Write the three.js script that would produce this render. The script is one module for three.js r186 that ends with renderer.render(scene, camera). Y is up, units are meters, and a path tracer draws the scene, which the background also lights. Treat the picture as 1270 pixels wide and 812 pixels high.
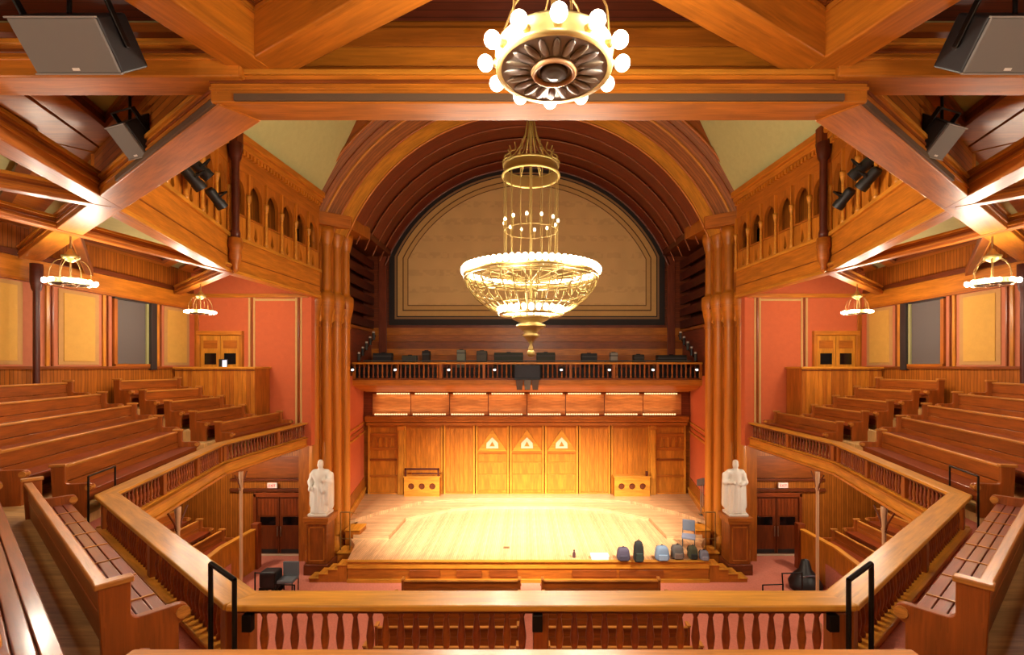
import * as THREE from 'three';
import { RoundedBoxGeometry } from 'three/addons/geometries/RoundedBoxGeometry.js';
import { mergeGeometries, mergeVertices, toCreasedNormals } from 'three/addons/utils/BufferGeometryUtils.js';
import { MarchingCubes } from 'three/addons/objects/MarchingCubes.js';
import { RectAreaLightUniformsLib } from 'three/addons/lights/RectAreaLightUniformsLib.js';

// ---------------------------------------------------------------- camera, exposure
// World: x across the hall (0 = its axis), y up (0 = floor of the stalls), z = -(distance from the camera).
const EYE = 7.8, FOCAL = 590;
const scene = new THREE.Scene();
scene.background = new THREE.Color(0x000000);
const camera = new THREE.PerspectiveCamera(2 * Math.atan(406 / FOCAL) * 180 / Math.PI, 1270 / 812, 0.05, 120);
camera.position.set(-0.15, EYE, 0);
camera.lookAt(-0.15, EYE, -10);
camera.setViewOffset(1270, 812, -15, -49, 1270, 812);      // rising-front lens: verticals stay upright
const renderer = new THREE.WebGLRenderer({ antialias: true });
renderer.toneMapping = THREE.LinearToneMapping;
renderer.toneMappingExposure = 1.0;
renderer.shadowMap.enabled = true;
RectAreaLightUniformsLib.init();
// light levels (candela per lamp, tuned against the photograph)
const L = { chandelier: 215, ringLamp: 30, spot: 1500, strip: 5, glow: 12, lower: 30 };
const WARM = new THREE.Color(1.0, 0.86, 0.68), STAGEWARM = new THREE.Color(1.0, 0.9, 0.74);

// ---------------------------------------------------------------- helpers
let seed = 20240611;
const rnd = () => { seed = (seed + 0x6d2b79f5) | 0; let t = Math.imul(seed ^ (seed >>> 15), 1 | seed); t = (t + Math.imul(t ^ (t >>> 7), 61 | t)) ^ t; return ((t ^ (t >>> 14)) >>> 0) / 4294967296; };
const V = (x, y, d) => new THREE.Vector3(x, y, -d);
const used = new Map();
function numbered(name) { const n = used.get(name) ?? 0; used.set(name, n + 1); return n ? name + '_' + String(n).padStart(3, '0') : name; }
function tag(o, label, category, group) { o.userData.label = label; o.userData.category = category; if (group) o.userData.group = group; return o; }
function thing(name, label, category, group) { const o = new THREE.Group(); o.name = numbered(name); scene.add(o); return tag(o, label, category, group); }
function mesh(name, geo, mat, parent) {
  const m = new THREE.Mesh(Array.isArray(geo) ? merge(geo) : geo, mat);
  m.name = parent ? name : numbered(name); m.castShadow = m.receiveShadow = true; (parent ?? scene).add(m); return m;
}
function struct(name, geo, mat, parent) { const m = mesh(name, geo, mat, parent); if (!parent) m.userData.kind = 'structure'; return m; }
function structGroup(name) { const o = new THREE.Group(); o.name = numbered(name); o.userData.kind = 'structure'; scene.add(o); return o; }
function merge(list) {
  return mergeGeometries(list.map((g) => {
    const n = g.index ? g.toNonIndexed() : g.clone();
    for (const k of Object.keys(n.attributes)) if (!['position', 'normal', 'uv'].includes(k)) n.deleteAttribute(k);
    if (!n.attributes.uv) n.setAttribute('uv', new THREE.BufferAttribute(new Float32Array(n.attributes.position.count * 2), 2));
    n.clearGroups?.(); return n;
  }));
}
// uv in metres, the grain (u) along the longest side of the piece
function grain(geo, axis, shift = true) {
  const g = geo.index ? geo.toNonIndexed() : geo; g.computeBoundingBox();
  const s = g.boundingBox.getSize(new THREE.Vector3()).toArray();
  const a = axis ?? s.indexOf(Math.max(...s)), p = g.attributes.position, n = g.attributes.normal, uv = new Float32Array(p.count * 2);
  const du = shift ? rnd() * 3 : 0, dv = shift ? rnd() * 3 : 0;
  for (let i = 0; i < p.count; i++) {
    const N = [Math.abs(n.getX(i)), Math.abs(n.getY(i)), Math.abs(n.getZ(i))], P = [p.getX(i), p.getY(i), p.getZ(i)], f = N.indexOf(Math.max(...N));
    const rest = [0, 1, 2].filter((k) => k !== f), u = rest.includes(a) ? a : rest[0], v = rest.find((k) => k !== u);
    uv[2 * i] = P[u] + du; uv[2 * i + 1] = P[v] + dv;
  }
  g.setAttribute('uv', new THREE.BufferAttribute(uv, 2)); return g;
}
const boxCache = new Map();
// box by its minimum corner and its size, edges eased by r
function bx(x, y, z, w, h, d, r = 0.008, axis) {
  const rr = Math.min(r, w * 0.3, h * 0.3, d * 0.3);
  const g = grain(rr > 0.002 ? new RoundedBoxGeometry(w, h, d, 1, rr) : new THREE.BoxGeometry(w, h, d), axis);
  g.translate(x + w / 2, y + h / 2, z + d / 2); return g;
}
function cyl(r0, r1, h, x, y, z, seg = 12) { const g = new THREE.CylinderGeometry(r1, r0, h, seg); g.translate(x, y + h / 2, z); return g; }
function lathe(pts, seg = 12) { return new THREE.LatheGeometry(pts.map(([r, y]) => new THREE.Vector2(r, y)), seg); }
function tube(pts, r, n = 16, seg = 6, closed = false) { return new THREE.TubeGeometry(new THREE.CatmullRomCurve3(pts.map((p) => p.isVector3 ? p : new THREE.Vector3(...p)), closed, 'catmullrom', 0.2), n, r, seg, closed); }
function rod(a, b, r, seg = 6) { return new THREE.TubeGeometry(new THREE.LineCurve3(a, b), 1, r, seg, false); }
// prism over plan points [x, distance], between heights y0 and y1
function prism(pts, y0, y1, holes = [], axis) {
  const s = new THREE.Shape(pts.map(([x, d]) => new THREE.Vector2(x, d)));
  for (const h of holes) s.holes.push(new THREE.Path(h.map(([x, d]) => new THREE.Vector2(x, d))));
  const g = new THREE.ExtrudeGeometry(s, { depth: y1 - y0, bevelEnabled: false, curveSegments: 24 });
  g.rotateX(-Math.PI / 2); g.translate(0, y0, 0);
  return grain(g, axis, false);
}
// plate in elevation: shape points [x, y], from z = z0 to z0 + depth
function plate(pts, z0, depth, holes = [], axis, bevel = 0) {
  const s = pts instanceof THREE.Shape ? pts : new THREE.Shape(pts.map(([x, y]) => new THREE.Vector2(x, y)));
  for (const h of holes) s.holes.push(h instanceof THREE.Path ? h : new THREE.Path(h.map(([x, y]) => new THREE.Vector2(x, y))));
  const g = new THREE.ExtrudeGeometry(s, { depth, bevelEnabled: bevel > 0, bevelSize: bevel, bevelThickness: bevel, bevelSegments: 1, curveSegments: 20 });
  g.translate(0, 0, z0); return grain(g, axis);
}
function polygon(pts) {                                     // one flat face through 3 or 4 points
  const g = new THREE.BufferGeometry(), p = [], uv = [], o = pts[0], e = pts[1].clone().sub(o).normalize(), n = e.clone().cross(pts[2].clone().sub(o)).normalize(), f = n.clone().cross(e);
  const put = (v) => { p.push(v.x, v.y, v.z); const q = v.clone().sub(o); uv.push(q.dot(e), q.dot(f)); };
  for (let i = 1; i < pts.length - 1; i++) { put(pts[0]); put(pts[i]); put(pts[i + 1]); }
  g.setAttribute('position', new THREE.Float32BufferAttribute(p, 3)); g.setAttribute('uv', new THREE.Float32BufferAttribute(uv, 2)); g.computeVertexNormals(); return g;
}
// a slab of even thickness behind a flat face
function slab(pts, t) {
  const n = pts[1].clone().sub(pts[0]).cross(pts[2].clone().sub(pts[0])).normalize().multiplyScalar(t), q = pts.map((v) => v.clone().add(n));
  const faces = [polygon(pts), polygon([...q].reverse())];
  pts.forEach((v, i) => { const j = (i + 1) % pts.length; faces.push(polygon([v, q[i], q[j], pts[j]])); });
  return merge(faces);
}
// put a group built along +x (0..len), hall side +z, on the plan line a -> b so that +z looks to the hall
function along(o, a, b, y, toward = [0, 12]) {
  let [p, q] = [a, b];
  const inward = (p, q) => { const dx = q[0] - p[0], dz = -(q[1] - p[1]); const nx = -dz, nz = dx; return nx * (toward[0] - p[0]) + nz * (-(toward[1] - p[1])); };
  if (inward(p, q) < 0) [p, q] = [q, p];
  o.position.copy(V(p[0], y, p[1])); o.rotation.y = Math.atan2(q[1] - p[1], q[0] - p[0]); return o;
}
const dist = (a, b) => Math.hypot(a[0] - b[0], a[1] - b[1]);
const mir = (p, s) => [p[0] * s, p[1]];
const mix = (a, b, t) => [a[0] + (b[0] - a[0]) * t, a[1] + (b[1] - a[1]) * t];

// ---------------------------------------------------------------- textures and materials
function lattice(nx, ny) { const a = new Float32Array(nx * ny); for (let i = 0; i < a.length; i++) a[i] = rnd(); return (u, v) => { const x = ((u % 1) + 1) % 1 * nx, y = ((v % 1) + 1) % 1 * ny, i = Math.floor(x), j = Math.floor(y), s = (t) => t * t * (3 - 2 * t), fx = s(x - i), fy = s(y - j), at = (p, q) => a[(q % ny) * nx + p % nx]; return (at(i, j) * (1 - fx) + at(i + 1, j) * fx) * (1 - fy) + (at(i, j + 1) * (1 - fx) + at(i + 1, j + 1) * fx) * fy; }; }
function texture(size, fn, srgb = true, repeat = 1) {
  const d = new Uint8Array(size * size * 4);
  for (let y = 0; y < size; y++) for (let x = 0; x < size; x++) { const c = fn(x / size, y / size), i = (y * size + x) * 4; for (let k = 0; k < 3; k++) d[i + k] = Math.max(0, Math.min(255, (Array.isArray(c) ? c[k] : c) * 255)); d[i + 3] = 255; }
  const t = new THREE.DataTexture(d, size, size); t.wrapS = t.wrapT = THREE.RepeatWrapping; t.magFilter = THREE.LinearFilter; t.minFilter = THREE.LinearMipmapLinearFilter; t.generateMipmaps = true;
  if (srgb) t.colorSpace = THREE.SRGBColorSpace; t.repeat.set(repeat, repeat); t.needsUpdate = true; return t;
}
const n1 = lattice(3, 22), n2 = lattice(6, 90), n3 = lattice(8, 240), n4 = lattice(4, 4), n5 = lattice(64, 64), n6 = lattice(16, 16);
const grainValue = (u, v) => 0.5 * n1(u + 0.06 * n4(u, v), v + 0.05 * n4(v, u)) + 0.3 * n2(u, v + 0.03 * n4(u, v)) + 0.2 * n3(u, v);
const woodMap = texture(512, (u, v) => { const g = 0.72 + 0.36 * grainValue(u, v) - 0.08 * (n3(u, v) > 0.8 ? 1 : 0); return [g, g * 0.975, g * 0.94]; }, true, 0.6);
const boards = (n) => { const tone = Array.from({ length: n }, () => 0.86 + 0.16 * rnd()); return (u, v) => { const b = v * n, i = Math.floor(b) % n, f = b - Math.floor(b); const g = (0.78 + 0.28 * grainValue(u + i * 0.37, v)) * tone[i]; const k = f < 0.07 || f > 0.95 ? 0.62 : 1; return [g * k, g * k * 0.97, g * k * 0.93]; }; };
const boardMap = texture(512, boards(10), true, 1);
const fineBoardMap = texture(512, boards(14), true, 1);
const plasterMap = texture(256, (u, v) => { const g = 0.95 + 0.03 * n6(u, v) + 0.02 * n5(u, v); return [g, g, g * 0.99]; }, true, 0.5);
const carpetMap = texture(256, (u, v) => { const g = 0.84 + 0.16 * n5(u * 2, v * 2) + 0.06 * n6(u, v); return [g, g, g]; }, true, 1.5);
const cache = new Map();
function wood(color, { rough = 0.45, coat = 0.16, map = woodMap, coatRough = 0.25 } = {}) {
  const key = [color, rough, coat, map.uuid, coatRough].join();
  if (!cache.has(key)) { const m = new THREE.MeshPhysicalMaterial({ color, map, roughness: rough, specularIntensity: 0.6, clearcoat: coat, clearcoatRoughness: coatRough }); m.name = 'wood ' + color; cache.set(key, m); }
  return cache.get(key);
}
const plain = (color, rough = 0.8, metal = 0, extra = {}) => { const key = 'p' + [color, rough, metal, JSON.stringify(extra)].join(); if (!cache.has(key)) cache.set(key, new THREE.MeshStandardMaterial({ color, roughness: rough, metalness: metal, ...extra })); return cache.get(key); };
const plaster = (color) => { const key = 'q' + color; if (!cache.has(key)) cache.set(key, new THREE.MeshStandardMaterial({ color, roughness: 0.85, map: plasterMap })); return cache.get(key); };
const M = {
  oak: wood('#c87a22'), oakLight: wood('#d68f2c'), oakMid: wood('#b2651b'), oakDeep: wood('#8f4914'), dark: wood('#6d3110'), maroon: wood('#55200f'), cap: wood('#d0922e', { coat: 0.4, coatRough: 0.22 }),
  pew: wood('#a05217', { coat: 0.25 }), pewSeat: wood('#8a3a1a', { rough: 0.35, coat: 0.8, coatRough: 0.16 }), pewCap: wood('#c98436', { coat: 0.5 }),
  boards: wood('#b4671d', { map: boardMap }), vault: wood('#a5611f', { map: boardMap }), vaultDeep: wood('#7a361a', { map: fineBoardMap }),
  stage: wood('#deb082', { map: fineBoardMap, rough: 0.34, coat: 0.5, coatRough: 0.3 }), tan: wood('#d3a96c', { rough: 0.6, coat: 0.05 }),
  carpet: new THREE.MeshStandardMaterial({ color: '#d07a62', roughness: 1, map: carpetMap }),
  red: plaster('#c25c30'), yellow: plaster('#cf9d45'), pink: plaster('#bd6f4c'), stripe: plaster('#b98a4e'), green: plaster('#b3ae76'), tan2: plaster('#c49c5e'), ink: plain('#1a1412', 0.7), frame: plain('#2a201c', 0.6),
  black: plain('#121214', 0.5), iron: plain('#17120f', 0.45, 0.6), grey: plain('#6f6c68', 0.8), greyDark: plain('#3f3d3c', 0.7), gold: plain('#988148', 0.45, 0.7), bronze: plain('#8a6a3a', 0.4, 0.7), glassDark: plain('#0c0a0a', 0.12), slate: plain('#59504c', 0.9),
  marble: plain('#e2dccf', 0.55), white: plain('#e8e4dc', 0.7), postPaint: plain('#c79a72', 0.5),
};
const glow = (strength, c = [1, 0.88, 0.68]) => { const key = 'g' + strength + c; if (!cache.has(key)) cache.set(key, new THREE.MeshStandardMaterial({ color: '#fff4e0', emissive: new THREE.Color(...c), emissiveIntensity: strength, roughness: 0.4 })); return cache.get(key); };
function point(parent, pos, cd, radius = 4, color = WARM) { const l = new THREE.PointLight(color, cd, 0, 2); l.position.copy(pos); l.castShadow = true; l.shadow.radius = radius; l.name = 'bulb_light'; parent.add(l); return l; }

// ---------------------------------------------------------------- plan of the hall: [x, distance]
const FLOOR = 0, RAILTOP = 5.7, BALC = 5.1, SOFFIT = 4.8, BEAM = EYE + 2.65, CEIL = 11.4, CORNICE = EYE + 6.7, STAGE = 0.8, WALLX = 12.8, ENDD = 18.0, BACKD = -5;
const R = [[2.73, 4.35], [7.05, 7.89], [8.54, 13.2], [8.45, 18.5]];          // balcony front
const Q = [[3.1, 4.95], [7.0, 7.9], [8.4, 13.3], [8.0, 18.3]];               // ring beams above
function cross(a, b, c, d) { const r = [b[0] - a[0], b[1] - a[1]], s = [d[0] - c[0], d[1] - c[1]], k = r[0] * s[1] - r[1] * s[0], t = ((c[0] - a[0]) * s[1] - (c[1] - a[1]) * s[0]) / k; return [a[0] + r[0] * t, a[1] + r[1] * t]; }
function segNormal(i) { if (i < 0) return [0, -1]; const [a, b] = [R[i], R[i + 1]], l = dist(a, b); return [(b[1] - a[1]) / l, -(b[0] - a[0]) / l]; }
function offsetRing(o) {                                                      // the balcony front moved outwards by o (right half: R0..R3)
  const line = (i) => { const n = segNormal(i); return i < 0 ? [[0, R[0][1] - o], [1, R[0][1] - o]] : [[R[i][0] + n[0] * o, R[i][1] + n[1] * o], [R[i + 1][0] + n[0] * o, R[i + 1][1] + n[1] * o]]; };
  const Ls = [-1, 0, 1, 2].map(line);
  return [cross(...Ls[0], ...Ls[1]), cross(...Ls[1], ...Ls[2]), cross(...Ls[2], ...Ls[3]), [Ls[3][1][0], ENDD]];
}
const fullRing = (o) => { const p = offsetRing(o); return [...[...p].reverse().map((q) => mir(q, -1)), ...p]; };
const band = (o1, o2) => [...fullRing(o1), ...fullRing(o2).reverse()];

// ---------------------------------------------------------------- floors
struct('floor', prism([[-16, BACKD], [16, BACKD], [16, 27], [-16, 27]], -0.3, FLOOR), M.carpet);
struct('floor', prism(band(-0.02, 0.6), SOFFIT + 0.02, BALC), M.carpet);
const tierY = (k) => 5.25 + 0.32 * (k - 1);
const rowO = (k) => 0.85 + 0.76 * (k - 1);                                    // where the back of row k stands
for (let k = 1; k <= 5; k++) {
  const a = k === 1 ? 0.52 : rowO(k - 1) + 0.06, b = k === 5 ? 4.05 : rowO(k) + 0.06;
  struct('floor', prism(band(a, b), SOFFIT + 0.02, tierY(k)), M.tan);
}
struct('floor', prism([[-WALLX, BACKD], [WALLX, BACKD], [WALLX, 4], [-WALLX, 4]], SOFFIT + 0.02, SOFFIT + 0.06), M.tan);
{ const p = fullRing(4.0); struct('floor', prism([[-13, 17.95], ...p.filter((q) => q[1] > 0 && q[1] < 18.2), [13, 17.95], [13, -1], [-13, -1]], tierY(5) - 0.1, tierY(5)), M.tan); }
// balcony underside
struct('ceiling', prism(band(0, 6.5), SOFFIT - 0.05, SOFFIT + 0.015), M.maroon);

// ---------------------------------------------------------------- outer walls of the balcony level
function sideWall(s) {
  const g = structGroup(s < 0 ? 'wall_left' : 'wall_right');
  const x = (v) => s * v, X0 = WALLX;
  const put = (name, d0, d1, y0, y1, depth, mat, axis) => { const w = bx(0, 0, 0, depth, y1 - y0, d1 - d0, 0.006, axis); const m = struct(name, w, mat, g); m.position.set(s > 0 ? X0 - depth : -X0, y0, -d1); return m; };
  struct('wall_core', prism([[x(X0), BACKD], [x(X0 + 0.3), BACKD], [x(X0 + 0.3), ENDD + 0.3], [x(X0), ENDD + 0.3]], 4.8, 12), M.pink, g);
  put('wainscot', BACKD, ENDD, 6.4, EYE - 0.06, 0.06, M.boards, 1);
  put('wainscot_cap', BACKD, ENDD, EYE - 0.06, EYE + 0.02, 0.12, M.oakDeep);
  put('frieze', BACKD, ENDD, EYE + 2.2, EYE + 2.75, 0.1, M.oak);
  put('frieze_molding', BACKD, ENDD, EYE + 2.16, EYE + 2.24, 0.14, M.oakMid);
  put('cornice', BACKD, ENDD, EYE + 2.75, EYE + 2.9, 0.16, M.dark);
  put('upper_boarding', BACKD, ENDD, EYE + 2.9, CEIL, 0.05, M.boards, 1);
  // painted bays between the wainscot and the frieze
  const panel = (d0, d1, mat) => { put('panel_border', d0 - 0.14, d1 + 0.14, EYE + 0.06, EYE + 2.14, 0.02, M.stripe); put('panel_field', d0, d1, EYE + 0.16, EYE + 2.04, 0.035, mat); };
  panel(9.9, 11.85, M.yellow); panel(13.05, 14.0, M.yellow); panel(16.85, 17.8, M.yellow); panel(6.8, 9.2, M.yellow);
  for (const d of [12.55, 14.25, 16.35]) { put('pilaster_stripe', d, d + 0.09, EYE + 0.02, EYE + 2.16, 0.05, M.oakLight); put('pilaster_stripe', d + 0.16, d + 0.2, EYE + 0.02, EYE + 2.16, 0.05, M.oakDeep); }
  // the dark window bay with its shade drawn
  const w = thing('shaded_window', 'tall window with grey shade drawn between yellow wall panels', 'window', 'shaded windows of the balcony walls');
  const wp = (name, d0, d1, y0, y1, depth, mat) => { const m = mesh(name, bx(0, 0, 0, depth, y1 - y0, d1 - d0), mat, w); m.position.set(s > 0 ? X0 - depth : -X0, y0, -d1); };
  wp('shade', 14.72, 15.85, EYE + 0.1, EYE + 2.1, 0.04, M.slate);
  wp('frame_stile', 14.6, 14.72, EYE + 0.04, EYE + 2.14, 0.08, M.oakMid); wp('frame_stile', 15.85, 15.95, EYE + 0.04, EYE + 2.14, 0.08, plain('#8f8a5a', 0.6));
  wp('reveal', 15.95, 16.2, EYE - 0.1, EYE + 2.14, 0.16, M.frame); wp('frame_head', 14.6, 15.95, EYE + 2.1, EYE + 2.16, 0.09, M.frame); wp('sill', 14.6, 15.96, EYE + 0.02, EYE + 0.1, 0.12, M.oakMid);
}
sideWall(-1); sideWall(1);
{
  const g = structGroup('wall_rear'); struct('wall_core', prism([[-13.1, BACKD - 0.3], [13.1, BACKD - 0.3], [13.1, BACKD], [-13.1, BACKD]], 0, 12), M.pink, g);
}
// end walls beside the stage piers: red plaster with striped pilasters, and the double doors behind the booth
for (const s of [-1, 1]) {
  const g = structGroup('wall_end');
  const rect = (name, x0, x1, y0, y1, depth, mat, axis) => { const m = struct(name, bx(0, 0, 0, x1 - x0, y1 - y0, depth, 0.005, axis), mat, g); m.position.set(s > 0 ? x0 : -x1, y0, -ENDD); return m; };
  const core = struct('wall_core', bx(0, 0, 0, 4.9, 7.4, 0.3, 0), M.red, g); core.position.set(s > 0 ? 8.2 : -13.1, 4.82, -ENDD - 0.3);
  rect('top_molding', 8.3, 12.75, EYE + 2.62, EYE + 2.76, 0.1, M.oak);
  for (const x of [8.55, 10.32]) { rect('stripe', x, x + 0.06, 5.2, EYE + 2.62, 0.03, M.tan2); rect('stripe', x + 0.1, x + 0.14, 5.2, EYE + 2.62, 0.045, M.oakDeep); rect('stripe', x + 0.18, x + 0.25, 5.2, EYE + 2.62, 0.03, M.tan2); }
  rect('stripe', 8.8, 10.32, EYE + 2.5, EYE + 2.58, 0.03, M.tan2);
  rect('stripe', 12.45, 12.6, 5.2, EYE + 2.62, 0.04, M.oakMid);
  // door
  const d = thing('double_door', 'oak double door with two small dark windows behind the slatted booth', 'door', 'double doors in the red end walls');
  d.position.set(s * 11.6, 6.6, -ENDD);
  mesh('door_frame', [bx(-0.86, 0, 0, 0.12, 2.4, 0.14), bx(0.74, 0, 0, 0.12, 2.4, 0.14), bx(-0.86, 2.4, 0, 1.72, 0.16, 0.16)], M.oak, d);
  for (const k of [-1, 1]) {
    const leaf = mesh('door_leaf', bx(k < 0 ? -0.73 : 0.01, 0.02, 0, 0.72, 2.36, 0.07, 0.008, 1), M.oakLight, d);
    mesh('window_pane', bx(k * 0.37 - 0.22, 1.3, 0.065, 0.44, 0.42, 0.02), k * s > 0 && s < 0 ? M.glassDark : M.glassDark, leaf);
    mesh('panel', bx(k * 0.37 - 0.26, 1.9, 0.065, 0.52, 0.3, 0.02), M.oakMid, leaf);
  }
  // booth of upright boards
  const b = thing('slatted_booth', 'vertical boarded booth parapet in front of the oak double door', 'booth', 'boarded booths by the end walls');
  b.position.set(s > 0 ? 9.75 : -12.6, 6.0, -17.0);
  for (let i = 0; i < 19; i++) mesh('board', bx(0.005 + i * 0.15, 0, 0, 0.14, 1.74, 0.05, 0.006, 1), rnd() < 0.5 ? M.oak : M.oakMid, b);
  const rb = mesh('return_side', bx(s > 0 ? 0 : 2.8, 0, -0.95, 0.05, 1.74, 0.95, 0.006, 1), M.oakMid, b);
  mesh('cap_rail', [bx(-0.04, 1.74, -0.06, 2.93, 0.07, 0.16), bx(s > 0 ? -0.04 : 2.76, 1.74, -0.98, 0.14, 0.07, 0.98)], M.oakLight, b);
  mesh('dark_line', bx(0.0, 1.66, 0.05, 2.85, 0.03, 0.02), M.dark, b);
}
// a monitor glowing in the booth on one side
{
  const t = thing('monitor', 'small lit blue screen standing in the booth by the oak doors', 'monitor');
  t.position.set(-11.1, 7.75, -17.3);
  mesh('casing', bx(-0.16, 0, -0.04, 0.32, 0.34, 0.04), M.black, t); mesh('screen', bx(-0.02, 0.04, 0, 0.16, 0.26, 0.008), glow(0.9, [0.22, 0.5, 1]), t); mesh('foot', bx(-0.08, -0.34, -0.08, 0.16, 0.36, 0.05), M.black, t);
  const l = new THREE.RectAreaLight(new THREE.Color(0.35, 0.6, 1), 1.6, 0.16, 0.26); l.position.set(0.06, 0.17, 0.012); l.lookAt(new THREE.Vector3(0.06, 0.17, 1).add(new THREE.Vector3(0, 0, 0))); l.rotation.set(0, Math.PI, 0); t.add(l);
}

// ---------------------------------------------------------------- balcony ceiling, with framed green plaster panels
{
  const ringHole = [...[...Q].reverse().map((q) => mir(q, -1)), ...Q];
  const edge = [[7.34, 7.82], [8.72, 13.28], [8.34, 17.95]];
  struct('ceiling', prism([[-13, 4.95], [-3.1, 4.95], ...edge.map((q) => mir(q, -1)), [-13, 17.95]], CEIL, CEIL + 0.2), M.green);
  struct('ceiling', prism([[13, 4.95], [3.1, 4.95], ...edge, [13, 17.95]], CEIL, CEIL + 0.2), M.green);
  struct('ceiling', prism([[-13, BACKD], [13, BACKD], [13, 4.95], [-13, 4.95]], CEIL, CEIL + 0.2), wood('#5f2a1b', { map: boardMap }), undefined);
}
function inset(tri, t) { const c = tri.reduce((a, p) => [a[0] + p[0] / tri.length, a[1] + p[1] / tri.length], [0, 0]); return tri.map((p) => mix(p, c, t)); }
function coffer(s, pts, t1, t2, mat) {                                        // framed margin of a ceiling bay, the plaster shows inside
  const g = structGroup('ceiling');
  const P = pts.map((p) => mir(p, s)), a = inset(P, 0.02), b = inset(P, t1), c = inset(P, t2);
  struct('coffer_margin', prism(a, CEIL - 0.1, CEIL - 0.005, [b]), mat, g); struct('coffer_molding', prism(inset(P, t1 - 0.05), CEIL - 0.18, CEIL - 0.09, [c]), M.dark, g);
}
for (const s of [-1, 1]) {
  coffer(s, [Q[0], Q[1], [6.25, 4.95]], 0.6, 0.62, M.oakMid);
  coffer(s, [[6.3, 5.0], Q[1], [9.9, 5.0]], 0.5, 0.54, M.oakMid);
  coffer(s, [[7.1, 7.8], [9.9, 5.0], [12.8, 5.0], [12.8, 12.2]], 0.3, 0.33, M.oakMid);
  coffer(s, [[7.1, 8.1], [8.4, 13.1], [12.7, 16.8], [12.7, 12.4]], 0.3, 0.33, M.oakMid);
  coffer(s, [[8.5, 13.4], [8.1, 18.1], [12.6, 18.1], [12.6, 17.1]], 0.35, 0.38, M.oakMid);
}

// ---------------------------------------------------------------- roof beams, all at one height, crossing at the corners of the ring
let beamCount = 0;
function beam(label, a, b, w, h, opts = {}) {
  const t = thing('roof_beam', label, 'beam', opts.group), len = dist(a, b);
  t.position.copy(V(a[0], BEAM, a[1])); t.rotation.y = Math.atan2(b[1] - a[1], b[0] - a[0]);
  const y = 0.004 * (beamCount++ % 9) - (opts.raise ?? 0);
  mesh('timber', bx(0, -y, -w / 2, len, h, w, 0.02), opts.mat ?? M.oak, t);
  const near = opts.near ?? 1, z = near * w / 2;
  for (const [yy, hh, out, m] of [[h - y - 0.05, 0.05, 0.035, M.oakLight], [h - y - 0.13, 0.035, 0.02, M.oakDeep], [h - y - 0.2, 0.03, 0.022, M.oak]]) mesh('molding', bx(0, yy, near > 0 ? z - 0.004 : z - out + 0.004, len, hh, out, 0.005), m, t);
  if (opts.edgeStrip) mesh('dark_strip', bx(opts.edgeStrip[0], 0.01 - y, near > 0 ? z - 0.004 : z - 0.026, opts.edgeStrip[1] - opts.edgeStrip[0], 0.07, 0.03, 0.004), plain('#5b452f', 0.7), t);  // dark brown strip along the lower near edge of the beam
  return t;
}
const ext = (a, b, t) => mix(a, b, t);
const OPP = 'roof beams mirrored across the hall';
beam('long oak tie beam crossing the hall above the balcony front', [-3.3, 4.95], [3.3, 4.95], 0.36, 0.32, { near: 1, edgeStrip: [0.25, 6.35] });
{ const t = thing('beam_fascia', 'boarded oak fascia standing on the long tie beam under the ceiling', 'fascia'); t.position.copy(V(-3.3, BEAM + 0.33, 5.06));
  for (let i = 0; i < 3; i++) mesh('board', bx(0, i * 0.205, -0.03, 6.6, 0.2, 0.06, 0.006), [M.oakMid, M.oak, M.oakMid][i], t); }
for (const s of [-1, 1]) {
  const w = ext(Q[0], Q[1], 2.36), c = ext(Q[0], Q[1], -0.79);
  beam('oak beam slanting from above the ceiling lamp to the ring corner', mir([-0.05, 3.12], s), mir([2.85, 4.83], s), 0.34, 0.62, { near: s, group: OPP, raise: 0.33 });
  beam('oak side tie beam running from ring corner to the outer wall', mir([2.95, 4.86], s), mir([WALLX, 4.86], s), 0.34, 0.36, { near: s, group: OPP, raise: 0.22, mat: M.oak });
  beam('broad oak beam slanting from ring corner to outer wall over the side pews', mir(Q[0], s), mir([Math.min(w[0], WALLX), w[1] - 0.2], s), 0.42, 0.3, { near: s, group: OPP, edgeStrip: [0.05, 3.4] });
  const back = ext(Q[1], Q[2], -2.1);
  beam('oak beam under the gallery wall running back along the balcony side', mir(back, s), mir(Q[1], s), 0.34, 0.36, { near: -s, group: OPP, mat: M.oakMid });
  beam('oak beam running back from the ring corner over the central pews', mir([2.85, 4.83], s), mir([6.3, -4.7], s), 0.38, 0.62, { near: s, group: OPP, mat: M.oak, raise: 0.34 });
  beam('slim oak beam from ring corner outwards over the side pews', mir(Q[1], s), mir([11.3, 3.6], s), 0.2, 0.26, { near: s, group: OPP, mat: M.oakMid });
  beam('slim oak beam over the side pews ending at the gallery post', mir([9.9, 5.0], s), mir(Q[2], s), 0.2, 0.26, { near: -s, group: OPP, mat: M.oakMid });
  beam('oak beam carrying a ring lamp from gallery post to outer wall', mir(Q[2], s), mir([12.7, 17.2], s), 0.24, 0.28, { near: s, group: OPP, mat: M.oakMid });
  beam('oak beam carrying ceiling between the wall and the slim beams', mir([9.26, 9.65], s), mir([12.75, 13.8], s), 0.16, 0.2, { near: s, group: OPP, mat: M.oakDeep });
  // posts at the outer wall
  const p = thing('wall_post', 'dark slender post against outer wall under the slanting beam', 'post', 'dark wall posts of the balcony');
  p.position.copy(V(s * 12.45, 6.2, 12.0)); mesh('shaft', lathe([[0.001, 0], [0.11, 0], [0.11, 0.3], [0.07, 0.34], [0.07, 3.5], [0.1, 3.56], [0.13, 3.75], [0.13, 4.2], [0.001, 4.2]], 12), M.maroon, p); mesh('base_block', bx(-0.14, 0, -0.14, 0.28, 0.35, 0.28), M.dark, p);
}

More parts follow.
